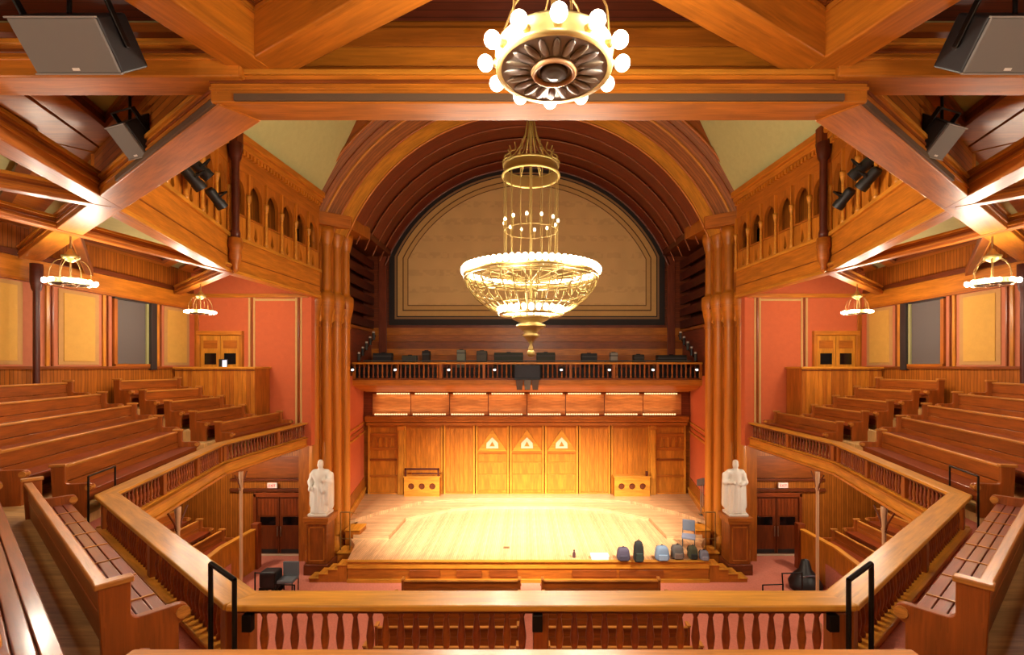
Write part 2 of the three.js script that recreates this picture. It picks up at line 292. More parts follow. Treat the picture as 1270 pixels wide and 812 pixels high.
// ---------------------------------------------------------------- gallery walls standing on the ring beams (arcades), and plain walls where unseen
function pointedHole(x0, x1, y0, y1) { const p = new THREE.Path(), w = x1 - x0, ys = y1 - w * 0.75; p.moveTo(x0, y0); p.lineTo(x0, ys); p.quadraticCurveTo(x0, y1 - w * 0.2, (x0 + x1) / 2, y1); p.quadraticCurveTo(x1, y1 - w * 0.2, x1, ys); p.lineTo(x1, y0); p.lineTo(x0, y0); return p; }
function arcade(a, b, bays, label, group) {
  const t = thing('gallery_arcade', label, 'gallery', group), len = dist(a, b);
  along(t, a, b, BEAM);
  mesh('girder', bx(0, 0, -0.3, len, 1.05, 0.3, 0.02), M.oak, t);
  mesh('girder_molding', [bx(0, 0, 0, len, 0.09, 0.05), bx(0, 0.98, 0, len, 0.1, 0.08)], M.oakLight, t);
  mesh('girder_line', bx(0, 0.42, -0.004, len, 0.03, 0.02), M.oakDeep, t);
  const w = len / bays;
  mesh('back_wall', bx(0, 1.16, -1.25, len, 2.89, 0.1, 0.01, 1), M.boards, t);
  for (let i = 0; i < bays; i++) {
    mesh('arch_panel', plate([[i * w + 0.004, 1.75], [(i + 1) * w - 0.004, 1.75], [(i + 1) * w - 0.004, 3.05], [i * w + 0.004, 3.05]], -0.16, 0.12, [pointedHole(i * w + 0.12, (i + 1) * w - 0.12, 1.8, 2.85)], 1), M.oakMid, t);
    mesh('parapet_panel', plate([[i * w + 0.01, 1.08], [(i + 1) * w - 0.01, 1.08], [(i + 1) * w - 0.01, 1.74], [i * w + 0.01, 1.74]], -0.16, 0.1, [[[i * w + w * 0.4, 1.25], [i * w + w * 0.5, 1.15], [i * w + w * 0.6, 1.25], [i * w + w * 0.5, 1.62]]], 1), M.oak, t);
    const c = mesh('colonnette', lathe([[0.001, 0], [0.07, 0], [0.07, 0.1], [0.045, 0.14], [0.05, 0.6], [0.04, 1.1], [0.06, 1.15], [0.085, 1.3], [0.085, 1.36], [0.001, 1.36]], 8), M.oakLight, t); c.position.set(i * w, 1.08, 0.0);
    mesh('finial', bx(i * w - 0.03, 2.44, -0.06, 0.06, 0.62, 0.1), M.oak, t);
  }
  mesh('frieze', bx(0, 3.05, -0.22, len, 0.62, 0.2, 0.01), M.oakMid, t);
  for (let i = 0; i < Math.floor(len / 0.16); i++) mesh('dentil', bx(i * 0.16 + 0.03, 3.52, -0.03, 0.09, 0.13, 0.1, 0), M.oak, t);
  mesh('cornice', [bx(0, 3.66, -0.3, len, 0.16, 0.42, 0.02), bx(0, 3.82, -0.3, len, 0.22, 0.52, 0.03)], M.oak, t);
  return t;
}
for (const s of [-1, 1]) {
  arcade(mir(Q[2], s), mir(Q[3], s), 6, 'carved oak arcade gallery between the dark post and the stage pier', 'arcade galleries next to the stage arch');
  arcade(mir(Q[1], s), mir(Q[2], s), 6, 'carved oak arcade gallery holding black spotlights', 'arcade galleries with spotlights');
  const p = thing('gallery_post', 'dark turned post with pendant foot at bend of the arcade gallery', 'post', 'gallery posts at the arcade bends');
  p.position.copy(V(s * 8.22, BEAM + 0.1, 13.3));
  mesh('shaft', lathe([[0.001, 0.85], [0.12, 0.85], [0.13, 1.0], [0.1, 1.1], [0.1, 3.0], [0.15, 3.1], [0.2, 3.5], [0.001, 3.5]], 14), M.maroon, p);
  mesh('pendant', lathe([[0.001, -0.12], [0.06, -0.08], [0.1, 0], [0.07, 0.07], [0.13, 0.2], [0.17, 0.35], [0.15, 0.5], [0.19, 0.6], [0.17, 0.85], [0.001, 0.86]], 14), M.oakMid, p);
  mesh('bracket', bx(-0.14, 3.5, -0.14, 0.28, 0.45, 0.28), M.dark, p);
  for (const [a, b] of [[Q[0], Q[1]]]) { const g = structGroup('wall_clerestory'); struct('boarding', prism([mir(a, s), mir(b, s), mir([b[0] + 0.2, b[1] - 0.1], s), mir([a[0] + 0.1, a[1] - 0.2], s)].slice(0, 4), BEAM + 0.3, CORNICE), M.boards, g); }
}
struct('wall_clerestory', prism([[-3.2, 5.1], [3.2, 5.1], [3.2, 5.3], [-3.2, 5.3]], CEIL, CORNICE), M.boards);
// roof over the centre: steep green plaster slopes and a flat top
{
  const U = [[1.6, 9.2], [3.6, 10.4], [4.35, 13.2], [4.1, 18.5]], top = 22, lowP = Q.map((p) => [p[0] + 0.1, p[1] - (p === Q[3] ? -0.2 : 0)]);
  const faces = [];
  for (const s of [-1, 1]) for (let i = 0; i < 3; i++) {
    const q = [V(s * lowP[i][0], CORNICE, lowP[i][1]), V(s * lowP[i + 1][0], CORNICE, lowP[i + 1][1]), V(s * U[i + 1][0], top, U[i + 1][1]), V(s * U[i][0], top, U[i][1])];
    struct('ceiling', slab(s > 0 ? q : q.reverse(), 0.12), M.green);
  }
  const q0 = [V(-lowP[0][0], CORNICE, lowP[0][1]), V(lowP[0][0], CORNICE, lowP[0][1]), V(U[0][0], top, U[0][1]), V(-U[0][0], top, U[0][1])];
  struct('ceiling', slab(q0, 0.12), M.green);
  struct('ceiling', prism([...[...U].reverse().map((p) => mir(p, -1)), ...U], top, top + 0.2), M.vaultDeep);
}

// ---------------------------------------------------------------- stage arch and vault
const ARCHY = 10.28, TH0 = 21 * Math.PI / 180, TH1 = 27 * Math.PI / 180;
function arcBand(r0, d0, r1, d1, th0 = TH0, n = 48) {                         // conical or cylindrical band between two arcs
  const p = [], uv = [], idx = [], w = Math.hypot(r1 - r0, d1 - d0);
  for (let i = 0; i <= n; i++) { const a = th0 + (Math.PI - 2 * th0) * i / n; for (const [r, d, v] of [[r0, d0, 0], [r1, d1, w]]) { p.push(r * Math.cos(a), ARCHY + r * Math.sin(a), -d); uv.push(a * (r0 + r1) / 2, v); } }
  for (let i = 0; i < n; i++) { const k = 2 * i; idx.push(k, k + 1, k + 2, k + 1, k + 3, k + 2); }
  const g = new THREE.BufferGeometry(); g.setAttribute('position', new THREE.Float32BufferAttribute(p, 3)); g.setAttribute('uv', new THREE.Float32BufferAttribute(uv, 2)); g.setIndex(idx); g.computeVertexNormals(); return g;
}
const arcTube = (r, d, t) => { const pts = []; for (let i = 0; i <= 24; i++) { const a = TH0 + (Math.PI - 2 * TH0) * i / 24; pts.push(new THREE.Vector3(r * Math.cos(a), ARCHY + r * Math.sin(a), -d)); } return tube(pts, t, 64, 8); };
function extrudeX(profile, x0, x1, axis = 0) { const s = new THREE.Shape(profile.map(([d, y]) => new THREE.Vector2(d, y))); const g = new THREE.ExtrudeGeometry(s, { depth: x1 - x0, bevelEnabled: false }); g.rotateY(Math.PI / 2); g.translate(x0, 0, 0); return grain(g, axis); }
{
  const t = thing('stage_arch', 'great boarded oak arch opening onto the stage', 'arch');
  mesh('outer_band', arcBand(9.75, 18.3, 9.3, 18.45), M.oakDeep, t);
  mesh('boarded_splay', arcBand(9.3, 18.45, 8.85, 19.0), M.vault, t);
  mesh('molding', arcTube(8.86, 18.98, 0.05), M.oakLight, t); mesh('molding', arcTube(9.3, 18.45, 0.07), M.oakMid, t); mesh('molding', arcTube(9.05, 18.72, 0.035), M.oakDeep, t);
  mesh('boarded_splay', arcBand(8.85, 19.0, 8.5, 19.46), M.vault, t);
  mesh('face_band', arcBand(8.5, 19.46, 7.95, 19.56), M.oakLight, t); mesh('molding', arcTube(8.51, 19.45, 0.05), M.oakMid, t); mesh('molding', arcTube(7.96, 19.57, 0.045), M.oak, t);
  const v = thing('stage_vault', 'dark boarded barrel vault over the stage gallery', 'vault');
  const ds = [19.56, 20.6, 21.7, 22.8, 23.9, 25.0];
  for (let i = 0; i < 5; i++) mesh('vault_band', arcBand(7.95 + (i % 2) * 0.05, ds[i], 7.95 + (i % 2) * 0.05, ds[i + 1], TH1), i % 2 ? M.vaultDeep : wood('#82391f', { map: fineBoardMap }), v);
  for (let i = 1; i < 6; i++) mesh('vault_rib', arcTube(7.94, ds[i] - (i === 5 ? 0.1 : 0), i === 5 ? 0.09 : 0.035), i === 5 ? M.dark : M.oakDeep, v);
  const sh = new THREE.Shape(); const a0 = Math.asin((13.9 - ARCHY) / 9.7);
  sh.moveTo(-9.7 * Math.cos(a0), 13.9); sh.lineTo(-9.2, 22.2); sh.lineTo(9.2, 22.2); sh.lineTo(9.7 * Math.cos(a0), 13.9); sh.absarc(0, ARCHY, 9.7, a0, Math.PI - a0, false);
  const gw = struct('wall_stage', plate(sh, -18.5, 0.1), M.boards);
}
// walls round the stage
{
  const g = structGroup('wall_back');
  struct('upper_wall', bx(-8.7, 5.2, -25.3, 17.4, 13.5, 0.3, 0), wood('#86401f', { map: boardMap }), g);
  struct('lower_wall', bx(-8.7, 0, -25.6, 17.4, 5.2, 0.3, 0), M.oakMid, g);
  // wainscot behind the stage gallery, in boards
  for (let i = 0; i < 5; i++) struct('board', bx(-8.3, 8.05 + i * 0.36, -25.0, 16.6, 0.35, 0.05), [M.oakMid, M.oak, M.oakDeep, M.oakMid, M.oak][i], g);
  // lit wall between the two light rows
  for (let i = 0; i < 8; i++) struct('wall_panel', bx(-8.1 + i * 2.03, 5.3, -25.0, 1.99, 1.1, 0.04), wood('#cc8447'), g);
  // cornice under the lower lights
  struct('cornice', [bx(-8.4, 5.08, -25.0, 16.8, 0.16, 0.38), bx(-8.4, 4.94, -25.0, 16.8, 0.14, 0.28), bx(-8.4, 4.74, -25.0, 16.8, 0.16, 0.14)], M.oakMid, g);
}
for (const s of [-1, 1]) {
  const g = structGroup(s < 0 ? 'wall_stage_left' : 'wall_stage_right'), a = [7.92, 21.03], b = [8.6, 25.1], len = dist(a, b);
  along(g, mir(a, s), mir(b, s), 0, [0, 22]);
  struct('plaster_wall', bx(0, 0.8, -0.25, len, 6.6, 0.25, 0), M.red, g);
  for (const [y, h, o, m] of [[0.8, 0.55, 0.08, M.oak], [1.35, 0.12, 0.12, M.oakLight], [4.35, 0.1, 0.05, M.oakLight], [4.6, 0.08, 0.04, M.oakMid], [4.85, 0.08, 0.04, M.oakLight]]) struct('dado', bx(0, y, -0.01, len, h, o + 0.01), m, g);
  struct('boarded_dado', bx(0, 0.8, -0.01, len, 1.2, 0.05, 0.004, 1), M.boards, g);
  // upper side of the stage: dark louvred chamber
  const u = structGroup(s < 0 ? 'wall_chamber_left' : 'wall_chamber_right');
  struct('chamber_back', bx(s > 0 ? 8.6 : -8.8, 7.0, -25, 0.2, 7.2, 3.9, 0), M.maroon, u);
  struct('chamber_sill', bx(s > 0 ? 8.15 : -8.6, 7.2, -24.95, 0.45, 2.5, 3.85, 0.01), wood('#8a3d22'), u);
  struct('sill_molding', bx(s > 0 ? 8.06 : -8.2, 9.62, -24.95, 0.14, 0.14, 3.85), M.oakMid, u);
  for (let i = 0; i < 6; i++) struct('louver', bx(s > 0 ? 8.0 : -8.1, 9.8 + i * 0.62, -24.9, 0.1, 0.4, 3.8), M.maroon, u);
  struct('chamber_head', bx(s > 0 ? 7.1 : -8.6, 13.6, -25, 1.5, 0.28, 3.9, 0.01), M.dark, u);
  struct('corner_post', bx(s > 0 ? 7.35 : -7.75, 7.3, -25.0, 0.4, 6.6, 0.12), wood('#7c3a20'), u);
}
// tympanum
{
  const t = thing('tympanum_panel', 'large tan arched panel with black frame on the wall above stage gallery', 'panel');
  t.position.set(0, 0, -25);
  const shape = (i) => { const w = 7.2 - i, r = 7.92 - i, cy = 10.34, s = new THREE.Shape(), a = Math.acos(w / r); s.moveTo(-w, 10.0 + i); s.lineTo(w, 10.0 + i); s.lineTo(w, cy + r * Math.sin(a)); s.absarc(0, cy, r, a, Math.PI - a, false); s.lineTo(-w, 10.0 + i); return s; };
  const worn = texture(256, (u, v) => { const row = Math.abs(((v * 9) % 1) - 0.5) < 0.18 ? 1 : 0; const g = 0.93 + 0.05 * n6(u, v) - 0.04 * row * (n5(u * 0.7, v) > 0.5 ? 1 : 0); return [g, g * 0.985, g * 0.96]; }, true, 0.125);
  const field = new THREE.MeshStandardMaterial({ color: '#d6b278', roughness: 0.85, map: worn });
  [[0, M.ink, 0.16, 'frame'], [0.3, plain('#8b6a45', 0.8), 0.19, 'border'], [0.4, M.frame, 0.2, 'border_line'], [0.46, M.tan2, 0.21, 'border'], [0.72, plain('#5c4024', 0.8), 0.22, 'border_line'], [0.78, M.tan2, 0.23, 'border'], [0.98, plain('#6a4c2c', 0.8), 0.24, 'border_line'], [1.03, field, 0.25, 'field']].forEach(([i, m, z, n]) => mesh(n, plate(shape(i), 0, z), m, t));
}
// stage gallery with its light rows
{
  const t = thing('stage_gallery', 'oak gallery with small balusters spanning the back of the stage', 'gallery');
  mesh('floor_slab', bx(-8.1, 7.18, -24.95, 16.2, 0.1, 2.9), M.oakDeep, t);
  mesh('bottom_molding', [bx(-8.1, 7.08, -22.2, 16.2, 0.12, 0.24), bx(-8.1, 6.94, -22.14, 16.2, 0.16, 0.16)], M.oak, t);
  mesh('cove', extrudeX([[22.05, 6.98], [22.5, 6.82], [23.2, 6.66], [24.0, 6.55], [24.9, 6.5], [24.9, 6.6], [24.0, 6.66], [23.2, 6.8], [22.5, 6.98], [22.05, 7.1]], -8.1, 8.1), M.oak, t);
  mesh('top_rail', bx(-8.1, 7.93, -22.18, 16.2, 0.09, 0.22, 0.02), M.oakLight, t);
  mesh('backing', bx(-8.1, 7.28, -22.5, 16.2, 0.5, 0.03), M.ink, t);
  const bg = lathe([[0.03, 0], [0.055, 0.06], [0.03, 0.14], [0.05, 0.34], [0.03, 0.6], [0.05, 0.64]], 6);
  for (let i = 0; i < 76; i++) { const m = mesh('baluster', bg, i % 3 ? M.oakDeep : M.oakMid, t); m.position.set(-8.0 + i * 0.2133, 7.28, -22.06); }
  for (let i = 0; i < 9; i++) mesh('post', bx(-8.1 + i * 2.01, 7.26, -22.16, 0.12, 0.7, 0.16), M.oakMid, t);
  // upper and lower light rows
  for (const [y, z, x0, name, up] of [[6.42, -24.86, -8.0, 'upper', 0], [5.25, -24.8, -8.1, 'lower', 1]]) {
    for (let i = 0; i < 8; i++) {
      const b = thing('strip_light', up ? 'warm strip light lying on cornice of the stage back wall' : 'warm strip light tucked under the stage gallery cove', 'lamp', up ? 'strip lights on the cornice' : 'strip lights under the gallery');
      b.position.set(x0 + 0.14 + i * 2.0, y, z);
      const w = 1.74, n = 14;
      mesh('housing', bx(0, up ? 0 : 0.06, -0.06, w, 0.05, 0.1), M.oakDeep, b);
      for (let k = 0; k < n; k++) mesh('lamp', bx(0.01 + k * w / n, up ? 0.05 : -0.05, -0.05, w / n * 0.7, 0.07, 0.06), glow(1.5, [1, 0.66, 0.3]), b);
      if (i % 2 === 0) { const l = new THREE.RectAreaLight(new THREE.Color(1, 0.76, 0.46), L.strip, 3.6, 0.16); l.position.set(w * 0.5 + 1.0, up ? 0.2 : -0.09, 0.05); l.rotation.set(up ? Math.PI / 2 : -Math.PI / 2, 0, 0); if (up) l.rotation.x = Math.PI / 2; b.add(l); }
    }
  }
}
// back panelling of the stage
{
  const Z = -25.26;
  const pan = (x0, x1, label, group, kind) => {
    const t = thing('wall_panelling', label, 'panelling', group); t.position.set(x0, STAGE, Z);
    const w = x1 - x0, H = 3.95;
    mesh('backboard', bx(0, 0, 0, w, H, 0.06, 0.004, 1), M.oak, t);
    mesh('stile', bx(0, 0, 0.05, 0.1, H, 0.1), M.oakLight, t); mesh('stile', bx(w - 0.1, 0, 0.05, 0.1, H, 0.1), M.oakLight, t);
    mesh('rail', bx(0.1, H - 0.14, 0.05, w - 0.2, 0.12, 0.08), M.oakMid, t); mesh('rail', bx(0.1, 0.02, 0.05, w - 0.2, 0.34, 0.1), M.oak, t);
    if (kind === 'arcade') {
      const n = 4, holes = []; for (let i = 0; i < n; i++) holes.push(pointedHole(0.22 + i * (w - 0.4) / n + 0.03, 0.22 + (i + 1) * (w - 0.4) / n - 0.07, 2.75, 3.3));
      mesh('arcade_rail', plate([[0.1, 2.6], [w - 0.1, 2.6], [w - 0.1, 3.5], [0.1, 3.5]], 0.06, 0.06, holes), M.oakMid, t);
      mesh('rail', bx(0.1, 2.05, 0.05, w - 0.2, 0.1, 0.07), M.oakDeep, t); mesh('rail', bx(0.1, 1.2, 0.05, w - 0.2, 0.09, 0.07), M.oakMid, t);
    } else if (kind === 'gable') {
      mesh('gable', plate([[0.1, 2.55], [w - 0.1, 2.55], [w / 2, 3.7]], 0.05, 0.12), M.oakLight, t);
      mesh('tracery', plate([[w / 2 - 0.32, 2.72], [w / 2 + 0.32, 2.72], [w / 2 + 0.3, 3.0], [w / 2, 3.3], [w / 2 - 0.3, 3.0]], 0.17, 0.05, [[[w / 2 - 0.14, 2.82], [w / 2 + 0.14, 2.82], [w / 2, 3.08]]]), plain('#c9b79a', 0.7), t);
      for (const y of [0.5, 1.35, 2.0]) mesh('board', bx(0.12, y, 0.05, w - 0.24, y === 0.5 ? 0.8 : 0.58, 0.035, 0.005, 1), M.oak, t);
      mesh('rail', bx(0.1, 2.42, 0.05, w - 0.2, 0.12, 0.09), M.oakMid, t);
    } else {
      const n = Math.round(w / 0.3); for (let i = 0; i < n; i++) mesh('board', bx(0.11 + i * (w - 0.22) / n, 0.4, 0.05, (w - 0.22) / n - 0.02, H - 0.6, 0.03, 0.004, 1), M.oak, t);
    }
  };
  const edges = [[-8.4, -6.75, 'arcade'], [-6.5, -4.45, 'recess'], [-4.4, -2.75, 'plain'], [-2.7, -0.95, 'gable'], [-0.9, 0.9, 'gable'], [0.95, 2.7, 'gable'], [2.75, 4.4, 'plain'], [4.45, 6.5, 'recess'], [6.75, 8.4, 'arcade']];
  const text = { arcade: 'oak stage panelling with a row of small pointed openings', recess: 'upright oak boards behind the pierced cabinet', plain: 'plain upright oak boards between gabled bays and cabinet bay', gable: 'oak stage panelling with pointed gable and pale tracery' };
  for (const [a, b, k] of edges) pan(a, b, text[k], k + ' bays of the stage back wall', k);
  for (const s of [-1, 1]) { const p = thing('panelling_post', 'bright oak post beside the pierced cabinet bay', 'post', 'posts of the stage back wall'); p.position.set(s * 6.62, STAGE, -25.1); mesh('shaft', bx(-0.14, 0, -0.16, 0.28, 4.0, 0.32, 0.03, 1), M.oakLight, p); mesh('cap', bx(-0.18, 3.7, -0.16, 0.36, 0.2, 0.36), M.oak, p); }
  for (const s of [-1, 1]) {
    const c = thing('pierced_cabinet', s < 0 ? 'low oak cabinet with three dark openings and a black rail on top' : 'low oak cabinet with three small openings, bare top', 'cabinet');
    c.position.set(s * 5.45, STAGE + 0.3, -24.7);
    const holes = [-0.55, 0, 0.55].map((x) => { const p = new THREE.Path(); p.absarc(x, 0.52, 0.16, 0, Math.PI * 2, false); return p; });
    mesh('body', bx(-0.92, 0, -0.5, 1.84, 0.98, 0.46), M.oakMid, c); mesh('front_panel', plate([[-0.92, 0], [0.92, 0], [0.92, 0.98], [-0.92, 0.98]], 0.0, 0.07, holes), M.oakLight, c);
    for (const x of [-0.55, 0, 0.55]) mesh('opening', cyl(0.155, 0.155, 0.02, 0, 0, 0, 16).rotateX(Math.PI / 2).translate(x, 0.52, -0.02), M.dark, c);
    mesh('top_board', bx(-0.96, 0.98, -0.52, 1.92, 0.06, 0.62), M.oakLight, c);
    if (s < 0) { mesh('top_rail', [bx(-0.9, 1.36, 0.0, 1.8, 0.1, 0.08), bx(-0.9, 1.04, 0, 0.09, 0.4, 0.08), bx(0.81, 1.04, 0, 0.09, 0.4, 0.08), bx(-0.5, 1.14, 0, 1.4, 0.06, 0.06)], M.maroon, c); }
    else mesh('plug_box', bx(0.72, 1.04, -0.1, 0.12, 0.24, 0.1), M.maroon, c);
  }
}

// ---------------------------------------------------------------- stage floor, tiers, stairs
{
  const g = structGroup('floor');
  struct('stage_boards', prism([[-6.56, 17.25], [6.56, 17.25], [6.8, 18.7], [7.85, 20.45], [8.62, 25.3], [-8.62, 25.3], [-7.85, 20.45], [-6.8, 18.7]], 0.5, STAGE, [], 2), M.stage, g);
  const tier = (pts, y, m) => struct('stage_tier', prism([...pts.map((p) => mir(p, -1)), ...[...pts].reverse(), [8.55, 25.25], [-8.55, 25.25]].filter((p, i, a) => true), STAGE, y, [], 0), m, g);
  tier([[7.1, 19.35], [5.65, 19.35], [5.55, 21.7], [3.7, 23.1], [2.0, 23.5]], STAGE + 0.15, M.stage);
  const t2 = [[7.82, 20.6], [6.95, 22.0], [5.2, 23.9], [2.6, 24.4]];
  struct('stage_tier', prism([...t2.map((p) => mir(p, -1)), ...[...t2].reverse(), [8.55, 25.25], [-8.55, 25.25]], STAGE + 0.15, STAGE + 0.3, [], 0), M.stage, g);
  // front of the stage
  struct('stage_front', bx(-6.56, 0, -17.32, 13.12, STAGE - 0.28, 0.06), M.oakMid, g);
  struct('stage_fascia', bx(-6.56, STAGE - 0.3, -17.3, 13.12, 0.24, 0.08), M.oakLight, g);
  struct('stage_plinth', bx(-6.56, 0, -17.28, 13.12, 0.12, 0.1), M.oakLight, g);
  for (const [a, b] of [[-4.3, -3.2], [-2.6, -1.7], [-1.4, -0.4], [1.6, 3.2], [3.3, 4.9]]) struct('vent_grille', bx(a, 0.2, -17.27, b - a, 0.24, 0.05), M.oakDeep, g);
  struct('stage_nosing', bx(-6.6, STAGE - 0.06, -17.3, 13.2, 0.065, 0.14, 0.02), M.oakLight, g);
}
for (const s of [-1, 1]) {
  const t = thing('side_stairs', 'short oak flight of steps descending from the stage corner to carpet', 'stairs', 'stairs at the stage corners');
  for (let i = 0; i < 4; i++) { const x0 = 6.58 + i * 0.34, h = STAGE - 0.16 * (i + 1); mesh('step', bx(s > 0 ? x0 : -x0 - 0.34, 0, -17.75, 0.34, h - 0.03, 0.51), M.oakMid, t); mesh('tread', bx(s > 0 ? x0 - 0.01 : -x0 - 0.35, h - 0.03, -17.75, 0.36, 0.035, 0.55), M.oakLight, t); }
  const w = thing('landing_steps', 'two broad oak steps beside the stage pier', 'steps', 'landing steps beside the statues');
  const ax = s > 0 ? 6.84 : -7.46, ax2 = s > 0 ? 6.86 : -7.46;
  mesh('step', bx(ax, 0, -19.35, 0.64, 0.5, 0.72), M.oakMid, w); mesh('tread', bx(ax - 0.02, 0.5, -19.35, 0.68, 0.05, 0.76), M.oakLight, w);
  mesh('step', bx(ax2, 0, -20.2, 0.6, STAGE + 0.31, 0.75), M.oakMid, w); mesh('tread', bx(ax2 - 0.02, STAGE + 0.31, -20.2, 0.64, 0.05, 0.79), M.oakLight, w);
  const r = thing('landing_railing', 'thin bronze railing on the steps beside the statue', 'railing', 'railings beside the statues');
  const rx = s * 7.05, rx2 = s * 7.42;
  for (const [x, y0] of [[rx, 0.55], [rx2, 0.55]]) mesh('post', rod(V(x, y0, 18.85), V(x, 2.05, 18.85), 0.022), M.bronze, r);
  mesh('top_bar', rod(V(rx, 2.05, 18.85), V(rx2, 2.05, 18.85), 0.025), M.bronze, r); mesh('mid_bar', rod(V(rx, 1.0, 18.85), V(rx2, 1.0, 18.85), 0.014), M.bronze, r);
  mesh('long_bar', rod(V(rx, 2.05, 18.85), V(rx, 1.75, 19.6), 0.02), M.bronze, r);
  // pier with its shafts
  const p = thing('stage_pier', 'clustered oak pier with tall round shafts beside the stage', 'pier', 'piers flanking the stage');
  const core = [[9.2, 19.1], [8.35, 19.1], [7.95, 19.9], [7.78, 20.75], [7.9, 21.0], [9.2, 21.0]].map((q) => mir(q, s));
  mesh('core', prism(s > 0 ? core : core.reverse(), 0, 13.6, [], 1), M.oakMid, p);
  const shaft = lathe([[0.001, 0], [0.32, 0], [0.32, 0.5], [0.26, 0.6], [0.28, 0.75], [0.19, 0.85], [0.18, 9.4], [0.22, 9.45], [0.19, 9.55], [0.21, 9.75], [0.31, 10.3], [0.33, 10.45], [0.33, 10.75], [0.2, 10.85], [0.17, 10.95], [0.165, 12.7], [0.2, 12.8], [0.29, 13.2], [0.31, 13.5], [0.001, 13.5]], 16);
  for (const [x, d] of [[8.55, 19.02], [8.17, 19.3], [7.97, 19.85], [7.82, 20.45]]) { const m = mesh('shaft', shaft, M.oak, p); m.position.copy(V(s * x, 0, d)); }
  mesh('capital_band', prism([[9.2, 18.95], [8.3, 18.9], [7.75, 19.8], [7.6, 20.8], [9.2, 21.1]].map((q) => mir(q, s)), 10.25, 10.55, [], 0), M.oakDeep, p);
  mesh('impost', prism([[9.4, 18.7], [8.2, 18.7], [7.25, 19.45], [6.98, 21.1], [9.4, 21.1]].map((q) => mir(q, s)), 13.45, 13.95, [], 0), M.oakMid, p);
  for (const [x, d] of [[8.36, 19.14], [8.06, 19.58], [7.88, 20.15]]) { mesh('leaf_carving', [lathe([[0.001, 9.6], [0.1, 9.7], [0.06, 9.9], [0.14, 10.1], [0.09, 10.25], [0.001, 10.25]], 7).translate(s * x, 0, -d)], M.oakLight, p); }
  // pedestal
  const pd = thing('statue_pedestal', 'tall oak pedestal with moldings carrying a marble statue', 'pedestal', 'pedestals of the two statues');
  pd.position.copy(V(s * 7.95, 0, 18.25));
  mesh('plinth', bx(-0.46, 0, -0.46, 0.92, 0.4, 0.92, 0.02), M.dark, pd); mesh('die', bx(-0.38, 0.4, -0.38, 0.76, 1.5, 0.76, 0.02, 1), M.oakDeep, pd); mesh('cap', [bx(-0.44, 1.9, -0.44, 0.88, 0.12, 0.88), bx(-0.48, 2.02, -0.48, 0.96, 0.14, 0.96)], M.oakMid, pd);
  for (const z of [0.38]) mesh('sunk_panel', [bx(-0.3, 0.5, z, 0.05, 1.3, 0.02), bx(0.25, 0.5, z, 0.05, 1.3, 0.02), bx(-0.3, 0.5, z, 0.6, 0.05, 0.02), bx(-0.3, 1.75, z, 0.6, 0.05, 0.02)], M.oakMid, pd);
}

